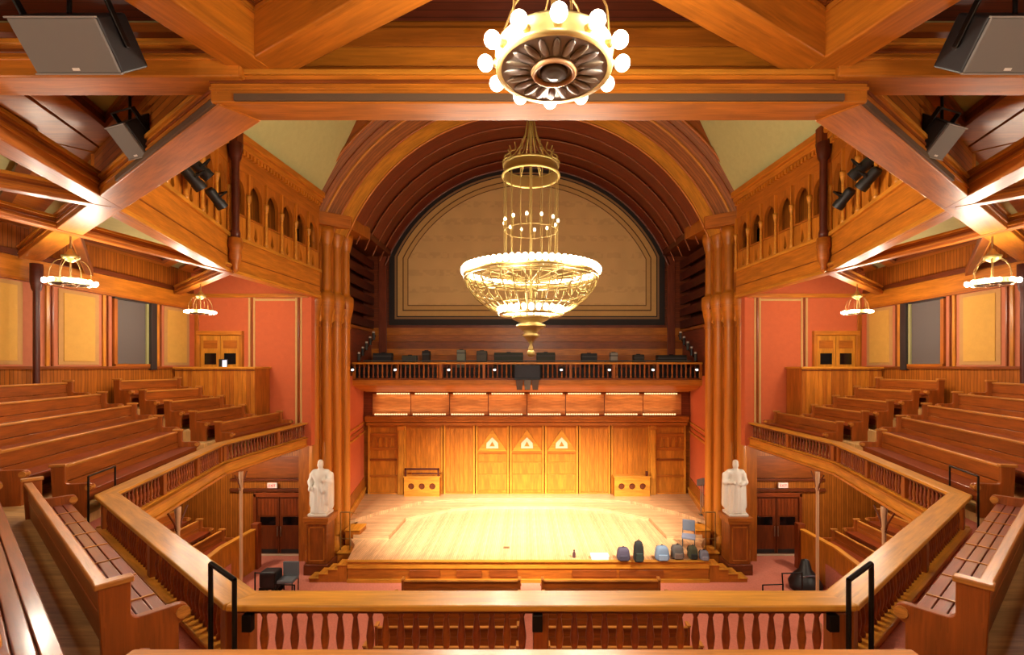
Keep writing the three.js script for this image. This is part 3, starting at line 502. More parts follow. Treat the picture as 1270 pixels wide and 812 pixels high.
// ---------------------------------------------------------------- marble statues
function statue(kind) {
  const bones = [], b = (x0, y0, z0, r0, x1, y1, z1, r1) => bones.push([x0, y0, z0, r0, x1, y1, z1, r1]);
  const m = kind === 'scholar' ? 1 : -1;
  b(0, 0.12, 0, 0.34, 0, 0.9, 0, 0.25);                                       // gown
  b(-0.08, 0.2, 0.08, 0.24, -0.06, 1.0, 0.05, 0.2); b(0.1, 0.15, 0.0, 0.24, 0.06, 1.0, 0.02, 0.19);
  b(0, 0.95, 0, 0.22, 0, 1.5, -0.01, 0.21);                                    // trunk
  b(-0.2, 1.6, 0, 0.13, 0.2, 1.6, 0, 0.13);                                    // shoulders
  b(0, 1.6, 0, 0.1, 0, 1.82, 0.02, 0.075);                                     // neck
  b(0, 1.9, 0.03, 0.11, 0, 1.99, 0.02, 0.105);                                 // head
  b(0, 1.87, 0.11, 0.035, 0, 1.93, 0.12, 0.025);                               // nose, beard line
  b(-0.27, 1.58, 0, 0.1, -0.4, 1.25, 0.0, 0.085); b(-0.4, 1.25, 0, 0.085, m > 0 ? -0.16 : -0.3, m > 0 ? 1.26 : 1.0, 0.24, 0.06);
  b(0.27, 1.58, 0, 0.1, 0.38, 1.24, 0.02, 0.085); b(0.38, 1.24, 0.02, 0.085, m > 0 ? 0.1 : 0.2, m > 0 ? 1.18 : 1.36, 0.27, 0.06);
  b(-0.36, 1.5, -0.08, 0.1, -0.3, 0.35, -0.12, 0.16); b(0.36, 1.5, -0.08, 0.1, 0.3, 0.3, -0.1, 0.16);   // cloak falling behind the arms
  if (m < 0) { b(0.33, 1.3, 0.1, 0.1, 0.26, 0.5, 0.12, 0.12); b(-0.25, 1.55, 0.1, 0.08, 0.2, 0.95, 0.22, 0.09); }
  const N = 60, mc = new MarchingCubes(N, new THREE.MeshBasicMaterial(), false, false, 200000), S = 1.14;
  for (let k = 0; k < N; k++) for (let j = 0; j < N; j++) for (let i = 0; i < N; i++) {
    const x = (i / (N / 2) - 1) * S, y = (j / (N / 2) - 1) * S + 1.06, z = (k / (N / 2) - 1) * S;
    let d = 9;
    for (const [x0, y0, z0, r0, x1, y1, z1, r1] of bones) {
      const ax = x1 - x0, ay = y1 - y0, az = z1 - z0, t = Math.max(0, Math.min(1, ((x - x0) * ax + (y - y0) * ay + (z - z0) * az) / (ax * ax + ay * ay + az * az)));
      const q = Math.hypot(x - x0 - ax * t, y - y0 - ay * t, z - z0 - az * t) - (r0 + (r1 - r0) * t), h = Math.max(0, 0.07 - Math.abs(d - q)) / 0.07;
      d = Math.min(d, q) - h * h * 0.07 * 0.25;
    }
    if (y < 1.5) d += 0.018 * Math.sin(Math.atan2(z, x) * 13 + y * 2.5 * m) * Math.min(1, (1.5 - y) * 2);       // folds
    d = Math.max(d, 0.1 - y);
    mc.field[k * N * N + j * N + i] = -d;
  }
  mc.isolation = 0; mc.update();
  const g = new THREE.BufferGeometry(), n = mc.count;
  const P = new Float32Array(mc.positionArray.slice(0, n * 3)); for (let i = 0; i < P.length; i += 3) { P[i] *= S; P[i + 1] = P[i + 1] * S + 1.06; P[i + 2] *= S; }
  g.setAttribute('position', new THREE.BufferAttribute(P, 3)); g.setAttribute('normal', new THREE.BufferAttribute(new Float32Array(mc.normalArray.slice(0, n * 3)), 3)); return g;
}
for (const s of [-1, 1]) {
  const t = thing('marble_statue', s < 0 ? 'white marble statue wrapped in a heavy cloak on oak pedestal' : 'white marble statue in a long gown with hands joined on oak pedestal', 'statue');
  t.position.copy(V(s * 7.95, 2.16, 18.25));
  mesh('figure', statue(s < 0 ? 'orator' : 'scholar'), M.marble, t); mesh('base', [bx(-0.36, 0, -0.34, 0.72, 0.1, 0.68, 0.02), bx(-0.3, 0.1, -0.28, 0.6, 0.06, 0.56, 0.02)], M.marble, t);
}

// ---------------------------------------------------------------- balcony balustrade, one section for each side of the polygon
const balGeo = lathe([[0.02, 0], [0.038, 0], [0.038, 0.05], [0.022, 0.07], [0.034, 0.14], [0.04, 0.2], [0.024, 0.34], [0.018, 0.38], [0.034, 0.42], [0.034, 0.45], [0.02, 0.45]], 8);
let railCount = 0;
function balustrade(a, b, label, group, opts = {}) {
  const t = thing('balcony_balustrade', label, 'balustrade', group), len = dist(a, b);
  along(t, a, b, SOFFIT);
  // z = 0 on the front line; hall side +z, seats -z
  mesh('fascia', bx(0, 0.0, -0.04, len, 0.3, 0.12, 0.015), M.oakLight, t);
  mesh('fascia_molding', [bx(0, 0.0, 0.08, len, 0.07, 0.04), bx(0, 0.27, -0.06, len, 0.06, 0.2)], M.oak, t);
  mesh('base_curb', bx(0, 0.3, -0.17, len, 0.07, 0.22, 0.015), M.oakLight, t);
  railCount++; mesh('hand_rail', bx(-(opts.over ?? 0.05), 0.84 + 0.003 * (railCount % 4), -0.17, len + 2 * (opts.over ?? 0.05), 0.06, 0.3, 0.02), M.cap, t);
  mesh('under_rail', bx(0, 0.79, -0.09, len, 0.055, 0.14), M.dark, t);
  const posts = opts.posts, n = posts.length - 1;
  for (const x of posts) { const p = mesh('post', bx(x * len - 0.07, 0.33, -0.1, 0.14, 0.47, 0.14, 0.012, 1), M.pew, t); }
  for (let k = 0; k < n; k++) {
    const x0 = posts[k] * len + 0.1, x1 = posts[k + 1] * len - 0.1, c = Math.max(1, Math.round((x1 - x0) / (opts.step ?? 0.138)));
    for (let i = 0; i < c; i++) { const m = mesh('baluster', balGeo, i % 4 === 1 ? M.pew : M.pewDark ?? M.dark, t); m.position.set(x0 + (i + 0.5) * (x1 - x0) / c, 0.36, -0.03); m.scale.y = 0.98; }
  }
  if (opts.brackets) for (const x of opts.brackets) mesh('iron_bracket', bx(x * len - 0.04, 0.66, -0.16, 0.09, 0.15, 0.06), M.iron, t);
  return t;
}
M.pewDark = wood('#8c3f14', { coat: 0.4 });
balustrade([-R[0][0], R[0][1]], R[0], 'oak balustrade facing the stage straight across the balcony', undefined, { posts: [0.01, 0.5, 0.99], brackets: [0.025, 0.505, 0.975] });
for (const s of [-1, 1]) {
  balustrade(mir(R[0], s), mir(R[1], s), 'oak balustrade slanting beside the red carpet strip of balcony', 'slanting balustrade sections', { posts: [0.03, 0.48, 0.98], step: 0.125 });
  balustrade(mir(R[1], s), mir(R[2], s), 'oak balustrade below the long side pews', 'side balustrade sections', { posts: [0.02, 0.36, 0.68, 0.98], step: 0.135 });
  balustrade(mir(R[2], s), mir(R[3], s), 'oak balustrade section ending at the stage pier', 'balustrade sections by the stage piers', { posts: [0.02, 0.55, 0.97], step: 0.16 });
}
// black iron hand rails in the aisles
for (const s of [-1, 1]) {
  const t = thing('iron_handrail', 'black iron hoop rail at corner of the straight balustrade', 'handrail', 'iron hoops at the balustrade corners');
  const a = V(s * 2.93, BALC, 4.22), b = V(s * 2.64, BALC, 4.09);
  for (const p of [a, b]) mesh('post', rod(p, p.clone().setY(p === a ? 6.06 : 5.97), 0.021, 8), M.iron, t);
  mesh('top_bar', rod(a.clone().setY(6.06), b.clone().setY(5.97), 0.022, 8), M.iron, t);
  const u = thing('iron_handrail', 'black iron hoop rail at the far bend of the balustrade', 'handrail', 'iron hoops at the balustrade bends');
  const c = V(s * 7.24, BALC, 7.74), d = V(s * 7.5, BALC, 8.55);
  for (const p of [c, d]) mesh('post', rod(p, p.clone().setY(6.02), 0.015, 8), M.iron, u);
  mesh('top_bar', rod(c.clone().setY(6.02), d.clone().setY(6.02), 0.017, 8), M.iron, u);
}

// ---------------------------------------------------------------- pews
const endShape = (() => { const s = new THREE.Shape(); s.moveTo(-0.06, 0); s.lineTo(0.4, 0); s.lineTo(0.4, 0.42); s.quadraticCurveTo(0.47, 0.44, 0.47, 0.5); s.quadraticCurveTo(0.47, 0.57, 0.4, 0.57); s.lineTo(0.14, 0.57); s.quadraticCurveTo(0.085, 0.58, 0.085, 0.64); s.lineTo(0.085, 0.87); s.lineTo(-0.1, 0.87); s.lineTo(-0.06, 0); return s; })();
const endGeo = plate(endShape, -0.03, 0.06, [], 1, 0.006).rotateY(-Math.PI / 2);       // profile (z, y) -> z towards the hall
function pew(a, b, y, label, group, opts = {}) {
  const t = thing('pew', label, 'pew', group), len = dist(a, b);
  along(t, a, b, y, opts.toward);
  const back = (name, y0, h, m) => { const g = bx(0.03, 0, -0.02, len - 0.06, h, 0.04, 0.008); const k = mesh(name, g, m, t); k.position.set(0, y0, -0.05 * (y0 / 0.86)); k.rotation.x = -0.05; };
  back('back_board', 0.08, 0.24, M.pewDark); back('back_board', 0.33, 0.24, M.pew); back('back_board', 0.58, 0.23, M.pew);
  mesh('cap_rail', bx(0, 0.81, -0.1, len, 0.05, 0.09, 0.015), M.pewCap, t);
  const n = opts.slats ?? 1, w = 0.42 / n;
  for (let i = 0; i < n; i++) mesh('seat_board', bx(0.03, 0.41, -0.01 + i * w + 0.003, len - 0.06, 0.04, w - 0.006, 0.01), M.pewSeat, t);
  mesh('seat_front', bx(0.03, 0.33, 0.36, len - 0.06, 0.08, 0.03), M.pewDark, t);
  for (const x of [0, len]) { const m = mesh('end_panel', endGeo, M.pew, t); m.position.x = x; if (opts.ends === false) { m.scale.set(1, 0.92, 0.9); continue; } mesh('end_cap', bx(x - 0.05, 0.87, -0.13, 0.1, 0.05, 0.24, 0.012, 2), M.pewCap, m).position.x = -x; mesh('arm_roll', cyl(0.05, 0.05, 0.12, 0, -0.06, 0, 12).rotateZ(Math.PI / 2).translate(0, 0.505, 0.43), M.pewCap, m); }
  const ns = Math.max(1, Math.round(len / 1.5));
  for (let i = 1; i < ns; i++) mesh('support', bx(i * len / ns - 0.025, 0, 0.0, 0.05, 0.41, 0.34, 0.006, 1), M.pewDark, t);
  if (opts.seams) for (let i = 1; i < ns * 2; i++) mesh('seat_batten', bx(i * len / (ns * 2) - 0.012, 0.449, -0.01, 0.024, 0.012, 0.41, 0.003), M.pewCap, t);
  return t;
}
const ORD = ['', 'first', 'second', 'third', 'fourth', 'fifth'];
const lineAt = (i, o) => { const n = segNormal(i); return [[R[i][0] + n[0] * o, R[i][1] + n[1] * o], [R[i + 1][0] + n[0] * o, R[i + 1][1] + n[1] * o]]; };
const atD = (i, o, d) => { const [p, q] = lineAt(i, o); return mix(p, q, (d - p[1]) / (q[1] - p[1])); };
for (const s of [-1, 1]) {
  // slanting bank: front row along the carpet, second row nearer the camera
  { const e = offsetRing(0.89), [p, q] = lineAt(0, 0.89), u = [(q[0] - p[0]) / dist(p, q), (q[1] - p[1]) / dist(p, q)];
    pew(mir([p[0] + u[0] * 0.02, p[1] + u[1] * 0.02], s), mir([e[1][0] - u[0] * 0.55, e[1][1] - u[1] * 0.55], s), tierY(1), 'varnished oak pew with slatted glossy seat along the red carpet strip', 'front pews of the slanting banks', { slats: 4, seams: true });
    const e2 = offsetRing(1.66), [p2] = lineAt(0, 1.66);
    pew(mir([p2[0] - u[0] * 1.3, p2[1] - u[1] * 1.3], s), mir([e2[1][0] - u[0] * 0.55, e2[1][1] - u[1] * 0.55], s), tierY(2), 'varnished oak pew with red-brown seat behind the tan floor strip', 'second pews of the slanting banks', { slats: 4 }); }
  // long side bank
  for (let k = 1; k <= 5; k++) {
    const o = rowO(k), e = offsetRing(o)[1], n = segNormal(1), u = [-n[1], n[0]];
    const start = [e[0] + u[0] * 0.62, e[1] + u[1] * 0.62], end = atD(1, o, [0, 12.5, 13.05, 13.2, 13.1, 12.9][k]);
    pew(mir(start, s), mir(end, s), tierY(k), `long oak pew of the side bank, ${ORD[k]} row up from the balustrade`, `side bank pews, ${ORD[k]} row`);
  }
  // short bank towards the stage
  for (let k = 1; k <= 5; k++) {
    const o = rowO(k), d0 = 14.35, d1 = k < 2 ? 17.85 : 16.8;
    pew(mir(atD(2, o, d0), s), mir(atD(2, o, d1), s), tierY(k), `short oak pew by the red end wall, ${ORD[k]} row up from the balustrade`, `short bank pews, ${ORD[k]} row`);
  }
}
pew([-2.5, 2.87], [2.18, 2.87], tierY(1), 'oak pew facing the stage behind the straight balustrade', undefined, { slats: 2, toward: [0, 12], ends: false });

// ---------------------------------------------------------------- ring lamps
const leafGeo = new THREE.SphereGeometry(1, 8, 6).scale(0.075, 0.012, 0.024);
function ringLamp(x, d, h, label, group, hang, power = 1) {
  const t = thing('ring_lamp', label, 'lamp', group);
  t.position.copy(V(x, EYE + h, d));
  mesh('drum', lathe([[0.3, -0.02], [0.33, -0.02], [0.33, 0.0], [0.315, 0.008], [0.315, 0.06], [0.335, 0.07], [0.335, 0.085], [0.3, 0.085], [0.3, -0.02]], 36), plain('#d9c684', 0.4, 0.4), t);
  const disc = mesh('disc', lathe([[0.001, -0.015], [0.3, -0.015], [0.3, 0.01], [0.001, 0.01]], 36), plain('#7c7470', 0.5, 0.3), t);
  mesh('rosette_ring', new THREE.TorusGeometry(0.115, 0.016, 8, 28).rotateX(Math.PI / 2).translate(0, -0.025, 0), plain('#b58c62', 0.5, 0.2), disc);
  mesh('rosette', lathe([[0.001, -0.06], [0.03, -0.055], [0.05, -0.035], [0.07, -0.04], [0.08, -0.02], [0.06, -0.012], [0.001, -0.012]], 24), plain('#4d4640', 0.5, 0.4), disc);
  for (let i = 0; i < 20; i++) { const a = i * Math.PI / 10; const m = mesh('leaf', leafGeo, i % 2 ? plain('#6a5c4c', 0.5, 0.3) : plain('#837a74', 0.5, 0.3), disc); m.position.set(Math.cos(a) * 0.21, -0.02, Math.sin(a) * 0.21); m.rotation.y = -a; }
  const top = hang - h;
  mesh('stem', cyl(0.018, 0.018, top - 0.1, 0, 0.1, 0, 8), M.bronze, t);
  mesh('crown', lathe([[0.001, 0.42], [0.05, 0.44], [0.13, 0.5], [0.15, 0.56], [0.1, 0.58], [0.06, 0.64], [0.03, 0.7], [0.001, 0.7]], 14), M.gold, t);
  for (let i = 0; i < 6; i++) { const a = i * Math.PI / 3 + 0.3; mesh('arm', tube([[Math.cos(a) * 0.1, 0.5, Math.sin(a) * 0.1], [Math.cos(a) * 0.22, 0.44, Math.sin(a) * 0.22], [Math.cos(a) * 0.3, 0.28, Math.sin(a) * 0.3], [Math.cos(a) * 0.31, 0.08, Math.sin(a) * 0.31]], 0.007, 10, 5), M.bronze, t); }
  const bulb = new THREE.SphereGeometry(0.044, 14, 10);
  for (let i = 0; i < 12; i++) { const a = i * Math.PI / 6; const m = mesh('bulb', bulb, glow(L.glow), t); m.position.set(Math.cos(a) * 0.39, 0.03, Math.sin(a) * 0.39); mesh('socket', cyl(0.02, 0.03, 0.06, 0, 0, 0, 8).rotateZ(Math.PI / 2), M.gold, t).position.set(Math.cos(a) * 0.34, 0.03, Math.sin(a) * 0.34); t.children[t.children.length - 1].rotation.y = -a; }
  for (let i = 0; i < 3; i++) { const a = i * Math.PI * 2 / 3 + 0.5; point(t, new THREE.Vector3(Math.cos(a) * 0.46, 0.03, Math.sin(a) * 0.46), L.ringLamp * power / 3, 5); }
  return t;
}
ringLamp(0.02, 2.71, 1.7, 'round gilt ring lamp hung where the two slanting beams meet', undefined, 3.55);
for (const s of [-1, 1]) {
  ringLamp(s * 9.3, 9.6, 1.68, 'gilt ring lamp hanging over the long side pews', 'ring lamps over the long side pews', 2.66, 0.8);
  ringLamp(s * 10.35, 15.0, 1.7, 'gilt ring lamp hanging in front of the red end wall', 'ring lamps by the red end walls', 2.66);
  ringLamp(s * 7.3, 3.7, 1.7, 'gilt ring lamp hanging over the second slanting pews', 'ring lamps beside the central pews', 2.66, 0.6);
  ringLamp(s * 4.4, -1.2, 1.7, 'added unseen gilt ring lamp behind the central pews, for fill light', 'added fill ring lamps behind the central pews', 2.66);  // unseen pair behind the camera, added as fill light
}

// ---------------------------------------------------------------- great chandelier
{
  const t = thing('chandelier', 'great gilt chandelier with two rings of bulbs over the hall', 'chandelier');
  t.position.copy(V(0.0, EYE, 10.5));
  const ring = (name, r, y, th, parent = t) => { const g = new THREE.TorusGeometry(r, th, 8, 72); g.rotateX(Math.PI / 2); g.translate(0, y, 0); return mesh(name, g, M.gold, parent); };
  ring('main_ring', 1.46, 2.0, 0.035); ring('main_ring_band', 1.46, 1.92, 0.02); ring('inner_ring', 1.1, 1.98, 0.02); ring('lower_ring', 0.68, 1.16, 0.035); ring('middle_ring', 1.28, 1.62, 0.015); ring('middle_ring', 1.02, 1.36, 0.015);
  for (let i = 0; i < 18; i++) { const a = i * Math.PI / 9; mesh('spoke', rod(new THREE.Vector3(Math.cos(a) * 0.1, 1.9, Math.sin(a) * 0.1), new THREE.Vector3(Math.cos(a) * 1.46, 2.0, Math.sin(a) * 1.46), 0.012, 5), M.gold, t); }
  for (let i = 0; i < 36; i++) { const a = (i + 0.5) * Math.PI / 18, f = (r, y) => [Math.cos(a) * r, y, Math.sin(a) * r]; mesh('scroll_arm', tube([f(1.46, 1.98), f(1.4, 1.75), f(1.2, 1.5), f(0.95, 1.3), f(0.68, 1.17)], 0.013, 14, 5), M.gold, t);
    if (i % 2 === 0) mesh('scroll', tube([f(1.28, 1.62), f(1.12, 1.66), f(1.06, 1.8), f(1.16, 1.86), f(1.2, 1.76)], 0.011, 10, 5), M.gold, t); }
  const bulb = new THREE.SphereGeometry(0.06, 10, 8); bulb.scale(1, 1.35, 1);
  for (let i = 0; i < 72; i++) { const a = i * Math.PI / 36, m = mesh('bulb', bulb, glow(L.glow * 0.8, [1, 0.86, 0.6]), t); m.position.set(Math.cos(a) * 1.48, 2.1, Math.sin(a) * 1.48); }
  for (let i = 0; i < 28; i++) { const a = i * Math.PI / 14, m = mesh('bulb', bulb, glow(L.glow * 0.8, [1, 0.86, 0.6]), t); m.position.set(Math.cos(a) * 0.7, 1.25, Math.sin(a) * 0.7); }
  mesh('lower_bowl', lathe([[0.001, 0.28], [0.05, 0.3], [0.06, 0.42], [0.03, 0.5], [0.09, 0.6], [0.16, 0.66], [0.2, 0.7], [0.14, 0.76], [0.24, 0.84], [0.32, 0.88], [0.33, 0.92], [0.22, 0.97], [0.36, 1.03], [0.42, 1.07], [0.42, 1.11], [0.001, 1.14]], 32), M.gold, t);
  mesh('finial', new THREE.SphereGeometry(0.09, 12, 8).translate(0, 0.3, 0), M.gold, t);
  mesh('centre_shaft', cyl(0.035, 0.03, 5.6, 0, 1.2, 0, 10), M.gold, t);
  // cage of rods with the candle tier
  for (let i = 0; i < 16; i++) { const a = i * Math.PI / 8; mesh('rod', rod(new THREE.Vector3(Math.cos(a) * 0.58, 2.0, Math.sin(a) * 0.58), new THREE.Vector3(Math.cos(a) * 0.6, 4.2, Math.sin(a) * 0.6), 0.009, 5), M.gold, t); }
  ring('tier_ring', 0.58, 3.0, 0.007); ring('cage_ring', 0.58, 2.04, 0.014);
  const cb = new THREE.SphereGeometry(0.03, 8, 6); cb.scale(1, 1.5, 1);
  for (let i = 0; i < 12; i++) { const a = (i + 0.3) * Math.PI / 6, m = mesh('candle_bulb', cb, glow(L.glow * 0.5, [1, 0.8, 0.5]), t); m.position.set(Math.cos(a) * 0.6, 3.2, Math.sin(a) * 0.6); mesh('candle', cyl(0.015, 0.015, 0.2, Math.cos(a) * 0.6, 2.98, Math.sin(a) * 0.6, 6), M.gold, t); }
  // crown
  ring('crown_ring', 0.62, 4.2, 0.03); ring('crown_ring', 0.6, 4.42, 0.024);
  mesh('crown_band', lathe([[0.58, 4.2], [0.61, 4.22], [0.59, 4.4], [0.57, 4.4], [0.58, 4.2]], 36), M.bronze, t);
  for (let i = 0; i < 16; i++) { const a = i * Math.PI / 8, f = (r, y) => [Math.cos(a) * r, y, Math.sin(a) * r]; mesh('crown_spike', tube([f(0.6, 4.42), f(0.62, 4.56), f(0.46, 4.66), f(0.5, 4.8)], 0.016, 8, 5), M.gold, t); if (i % 2) mesh('crown_stay', tube([f(0.58, 4.42), f(0.3, 4.75), f(0.14, 5.1), f(0.05, 5.6)], 0.014, 8, 5), M.gold, t); }
  mesh('hanging_chain', rod(new THREE.Vector3(0, 5.5, 0), new THREE.Vector3(0, 14.2, 0), 0.025, 6), M.bronze, t);
  for (let i = 0; i < 8; i++) { const a = i * Math.PI / 4 + 0.2; point(t, new THREE.Vector3(Math.cos(a) * 1.62, 2.12, Math.sin(a) * 1.62), L.chandelier / 10, 6); }
  for (let i = 0; i < 4; i++) { const a = i * Math.PI / 2 + 0.5; point(t, new THREE.Vector3(Math.cos(a) * 0.84, 1.22, Math.sin(a) * 0.84), L.chandelier / 20, 6); }
}

// ---------------------------------------------------------------- loudspeakers under the roof
function speaker(center, size, turn, tilt, roll, label, group) {
  const t = thing('loudspeaker', label, 'loudspeaker', group); t.position.copy(center); t.rotation.set(tilt, turn, roll, 'YXZ');
  const [w, h, d] = size;
  mesh('cabinet', bx(-w / 2, -h / 2, -d, w, h, d, 0.02), M.black, t); mesh('grille', bx(-w / 2 + 0.012, -h / 2 + 0.012, -0.005, w - 0.024, h - 0.024, 0.03, 0.01), plain('#77736e', 0.95), t);
  mesh('trim', [bx(-w / 2, -h / 2, 0, w, 0.012, 0.03, 0.002), bx(-w / 2, h / 2 - 0.012, 0, w, 0.012, 0.03, 0.002)], plain('#8d8780', 0.6), t);
  mesh('badge', bx(-0.03, -h / 2 + 0.03, 0.022, 0.06, 0.02, 0.006, 0.002), plain('#e0dcd4', 0.4), t);
  mesh('yoke', [bx(-w / 2 - 0.02, -0.03, -d * 0.6, 0.02, h / 2 + 0.14, 0.06), bx(w / 2, -0.03, -d * 0.6, 0.02, h / 2 + 0.14, 0.06), bx(-w / 2 - 0.02, h / 2 + 0.1, -d * 0.6, w + 0.04, 0.02, 0.06)], M.iron, t);
  const top = CEIL - t.position.y; const hg = rod(new THREE.Vector3(), new THREE.Vector3(0, top - h / 2, 0), 0.018, 6); const k = mesh('hanger', hg, M.iron, t); k.quaternion.copy(t.quaternion).invert(); k.position.set(0, h / 2, -d * 0.55);
  return t;
}
const at = (px, py, d) => V((px - 650) * d / FOCAL - 0.15, EYE + (455 - py) * d / FOCAL, d);
for (const s of [-1, 1]) {
  const a = at(653 - 570, 57, 3.9); a.x = s * 3.9; speaker(a, [0.72, 0.4, 0.36], 0, 0.7, 0, 'wide grey-fronted loudspeaker hung above the tie beam', 'wide loudspeakers above the tie beam');
  const b = at(653 - 503, 176, 6.0); b.x = s * 5.15; speaker(b, [0.36, 0.4, 0.4], s * 0.35, 0.75, 0, 'small grey-fronted loudspeaker hung beside the slanting beam', 'small loudspeakers by the slanting beams');
}
// cluster on the stage gallery
{
  const t = thing('speaker_cluster', 'dark loudspeaker cluster mounted on the middle of stage gallery', 'loudspeaker'); t.position.copy(V(0.0, 7.3, 21.97));
  mesh('cabinet', bx(-0.58, -0.02, 0, 1.16, 0.62, 0.5, 0.03), plain('#23252e', 0.7), t); mesh('shelf', bx(-0.6, -0.08, 0, 1.2, 0.06, 0.52), M.black, t);
  for (const k of [-1, 0, 1]) { const m = mesh('lower_horn', plate([[-0.17, 0], [0.17, 0], [0.12, -0.46], [-0.12, -0.46]], 0, 0.3), k ? plain('#5a4436', 0.7) : plain('#6a6258', 0.7), t); m.position.set(k * 0.36, -0.08, 0.12); }
}

// ---------------------------------------------------------------- spotlights
function spotFixture(pos, target, cd, label, group, angle = 0.5, size = 1, lit = true, face = 3) {
  const t = thing('spotlight', label, 'spotlight', group); t.position.copy(pos); t.lookAt(target);          // +z looks at the target
  mesh('barrel', lathe([[0.001, -0.34], [0.09, -0.34], [0.12, -0.28], [0.12, 0.0], [0.14, 0.02], [0.14, 0.16], [0.12, 0.16], [0.12, 0.02], [0.001, 0.02]], 16).rotateX(Math.PI / 2).scale(size, size, size), M.black, t);
  mesh('lens', lathe([[0.001, 0.03], [0.115, 0.03], [0.115, 0.04], [0.001, 0.05]], 16).rotateX(Math.PI / 2).scale(size, size, size), glow(face, [1, 0.93, 0.85]), t);
  mesh('yoke', [bx(-0.16 * size, -0.02, -0.12, 0.02, 0.3 * size, 0.04), bx(0.14 * size, -0.02, -0.12, 0.02, 0.3 * size, 0.04), bx(-0.16 * size, 0.26 * size, -0.12, 0.32 * size, 0.02, 0.04)], M.iron, t);
  if (cd) { const l = new THREE.SpotLight(STAGEWARM, cd, 0, angle, 0.8, 2); l.position.set(0, 0, 0.2 * size); l.target.position.set(0, 0, 5); l.castShadow = true; l.shadow.radius = 5; t.add(l); t.add(l.target); }
  return t;
}
for (const s of [-1, 1]) {
  for (const [px, py, d, cd, tx, td] of [[653 - 402, 226, 10.5, 1, 1.5, 21.5], [653 - 393, 213, 10.9, 1, -2.5, 20.5], [653 - 374, 250, 11.8, 1, 3.0, 22.5]]) {
    const p = at(px, py, d); p.x = s * Math.abs(p.x + 0.15) ; p.x = s * (Q[1][0] + (Q[2][0] - Q[1][0]) * (d - Q[1][1]) / (Q[2][1] - Q[1][1]) - 0.28);
    spotFixture(p, V(-s * tx * -1, STAGE, td), L.spot * cd, 'black spotlight clamped to the carved arcade gallery, aimed at stage', 'stage spotlights on the arcade galleries', 0.34);
  }
}
const gx = [-8.0, -6.05, -3.6, -1.5, 1.55, 3.75, 5.75, 7.75];
gx.forEach((x, i) => spotFixture(V(x, 7.7, 21.75), V(x * 0.2, 0, 8), 0, 'small bright lamp head fixed to the stage gallery balusters', 'lamp heads along the stage gallery', 0.5, 0.62, true, 2.5));
// lamps on slanting bars at the gallery ends
for (const s of [-1, 1]) {
  const t = thing('lamp_ladder', 'slanting bar of small cylinder lamps at the gallery end', 'lamps', 'lamp bars at the gallery ends');
  const a = V(s * 8.0, 8.05, 22.4), b = V(s * 7.7, 9.4, 24.2);
  mesh('bar', rod(a, b, 0.025), M.iron, t);
  for (let i = 0; i < 5; i++) { const p = a.clone().lerp(b, (i + 0.5) / 5); mesh('lamp_can', cyl(0.07, 0.07, 0.34, p.x, p.y - 0.1, p.z + 0.05, 10), i % 2 ? M.black : M.greyDark, t); mesh('lamp_cap', cyl(0.06, 0.06, 0.08, p.x, p.y + 0.24, p.z + 0.05, 10), plain('#cfc8bc', 0.5), t); }
}
// equipment lying along the gallery
{
  const items = [[-7.0, 0.9, 0.3, '#15181f'], [-5.7, 0.7, 0.18, '#3c4038'], [-4.9, 0.35, 0.4, '#1e1a17'], [-3.2, 0.4, 0.45, '#6f7567'], [-2.2, 0.5, 0.4, '#4a473f'], [-0.9, 1.4, 0.32, '#262a1e'], [0.9, 0.9, 0.32, '#2b2d22'], [3.0, 0.75, 0.28, '#14151a'], [4.2, 0.35, 0.32, '#8a857a'], [5.4, 0.5, 0.22, '#2a2723'], [7.0, 1.4, 0.2, '#141310']];
  items.forEach(([x, w, h, c], i) => {
    const t = thing('equipment_case', ['long black case at the gallery end', 'flat grey-green case on the gallery', 'small dark monitor box on the gallery', 'upright pale grey box on the gallery', 'brown-grey box beside the gallery bench', 'long dark green case behind the chandelier finial', 'dark olive case right behind the speaker cluster', 'short black case on gallery shelf', 'pale stacked box on the gallery shelf', 'dark brown low case on the gallery', 'long low black case at the end of gallery rail'][i], 'case');
    t.position.copy(V(x, 7.28, 23.08)); mesh('body', bx(-w / 2, 0, -0.25, w, h + 0.9, 0.4, 0.03), plain(c, 0.7), t); mesh('lid_strip', bx(-w / 2 - 0.01, h + 0.72, -0.26, w + 0.02, 0.05, 0.42), M.greyDark, t); mesh('handle', bx(-0.1, h + 0.9, -0.08, 0.2, 0.04, 0.04), M.iron, t);
  });
  const sh = thing('gallery_shelf', 'long dark grey equipment shelf behind the gallery rail', 'shelf'); sh.position.copy(V(0, 7.28, 22.75));
  mesh('board', bx(-7.8, 0.78, -0.12, 15.6, 0.06, 0.26), plain('#4c463c', 0.7), sh); for (let i = 0; i < 9; i++) mesh('leg', bx(-7.7 + i * 1.9, 0, -0.05, 0.06, 0.78, 0.06), M.greyDark, sh);
}

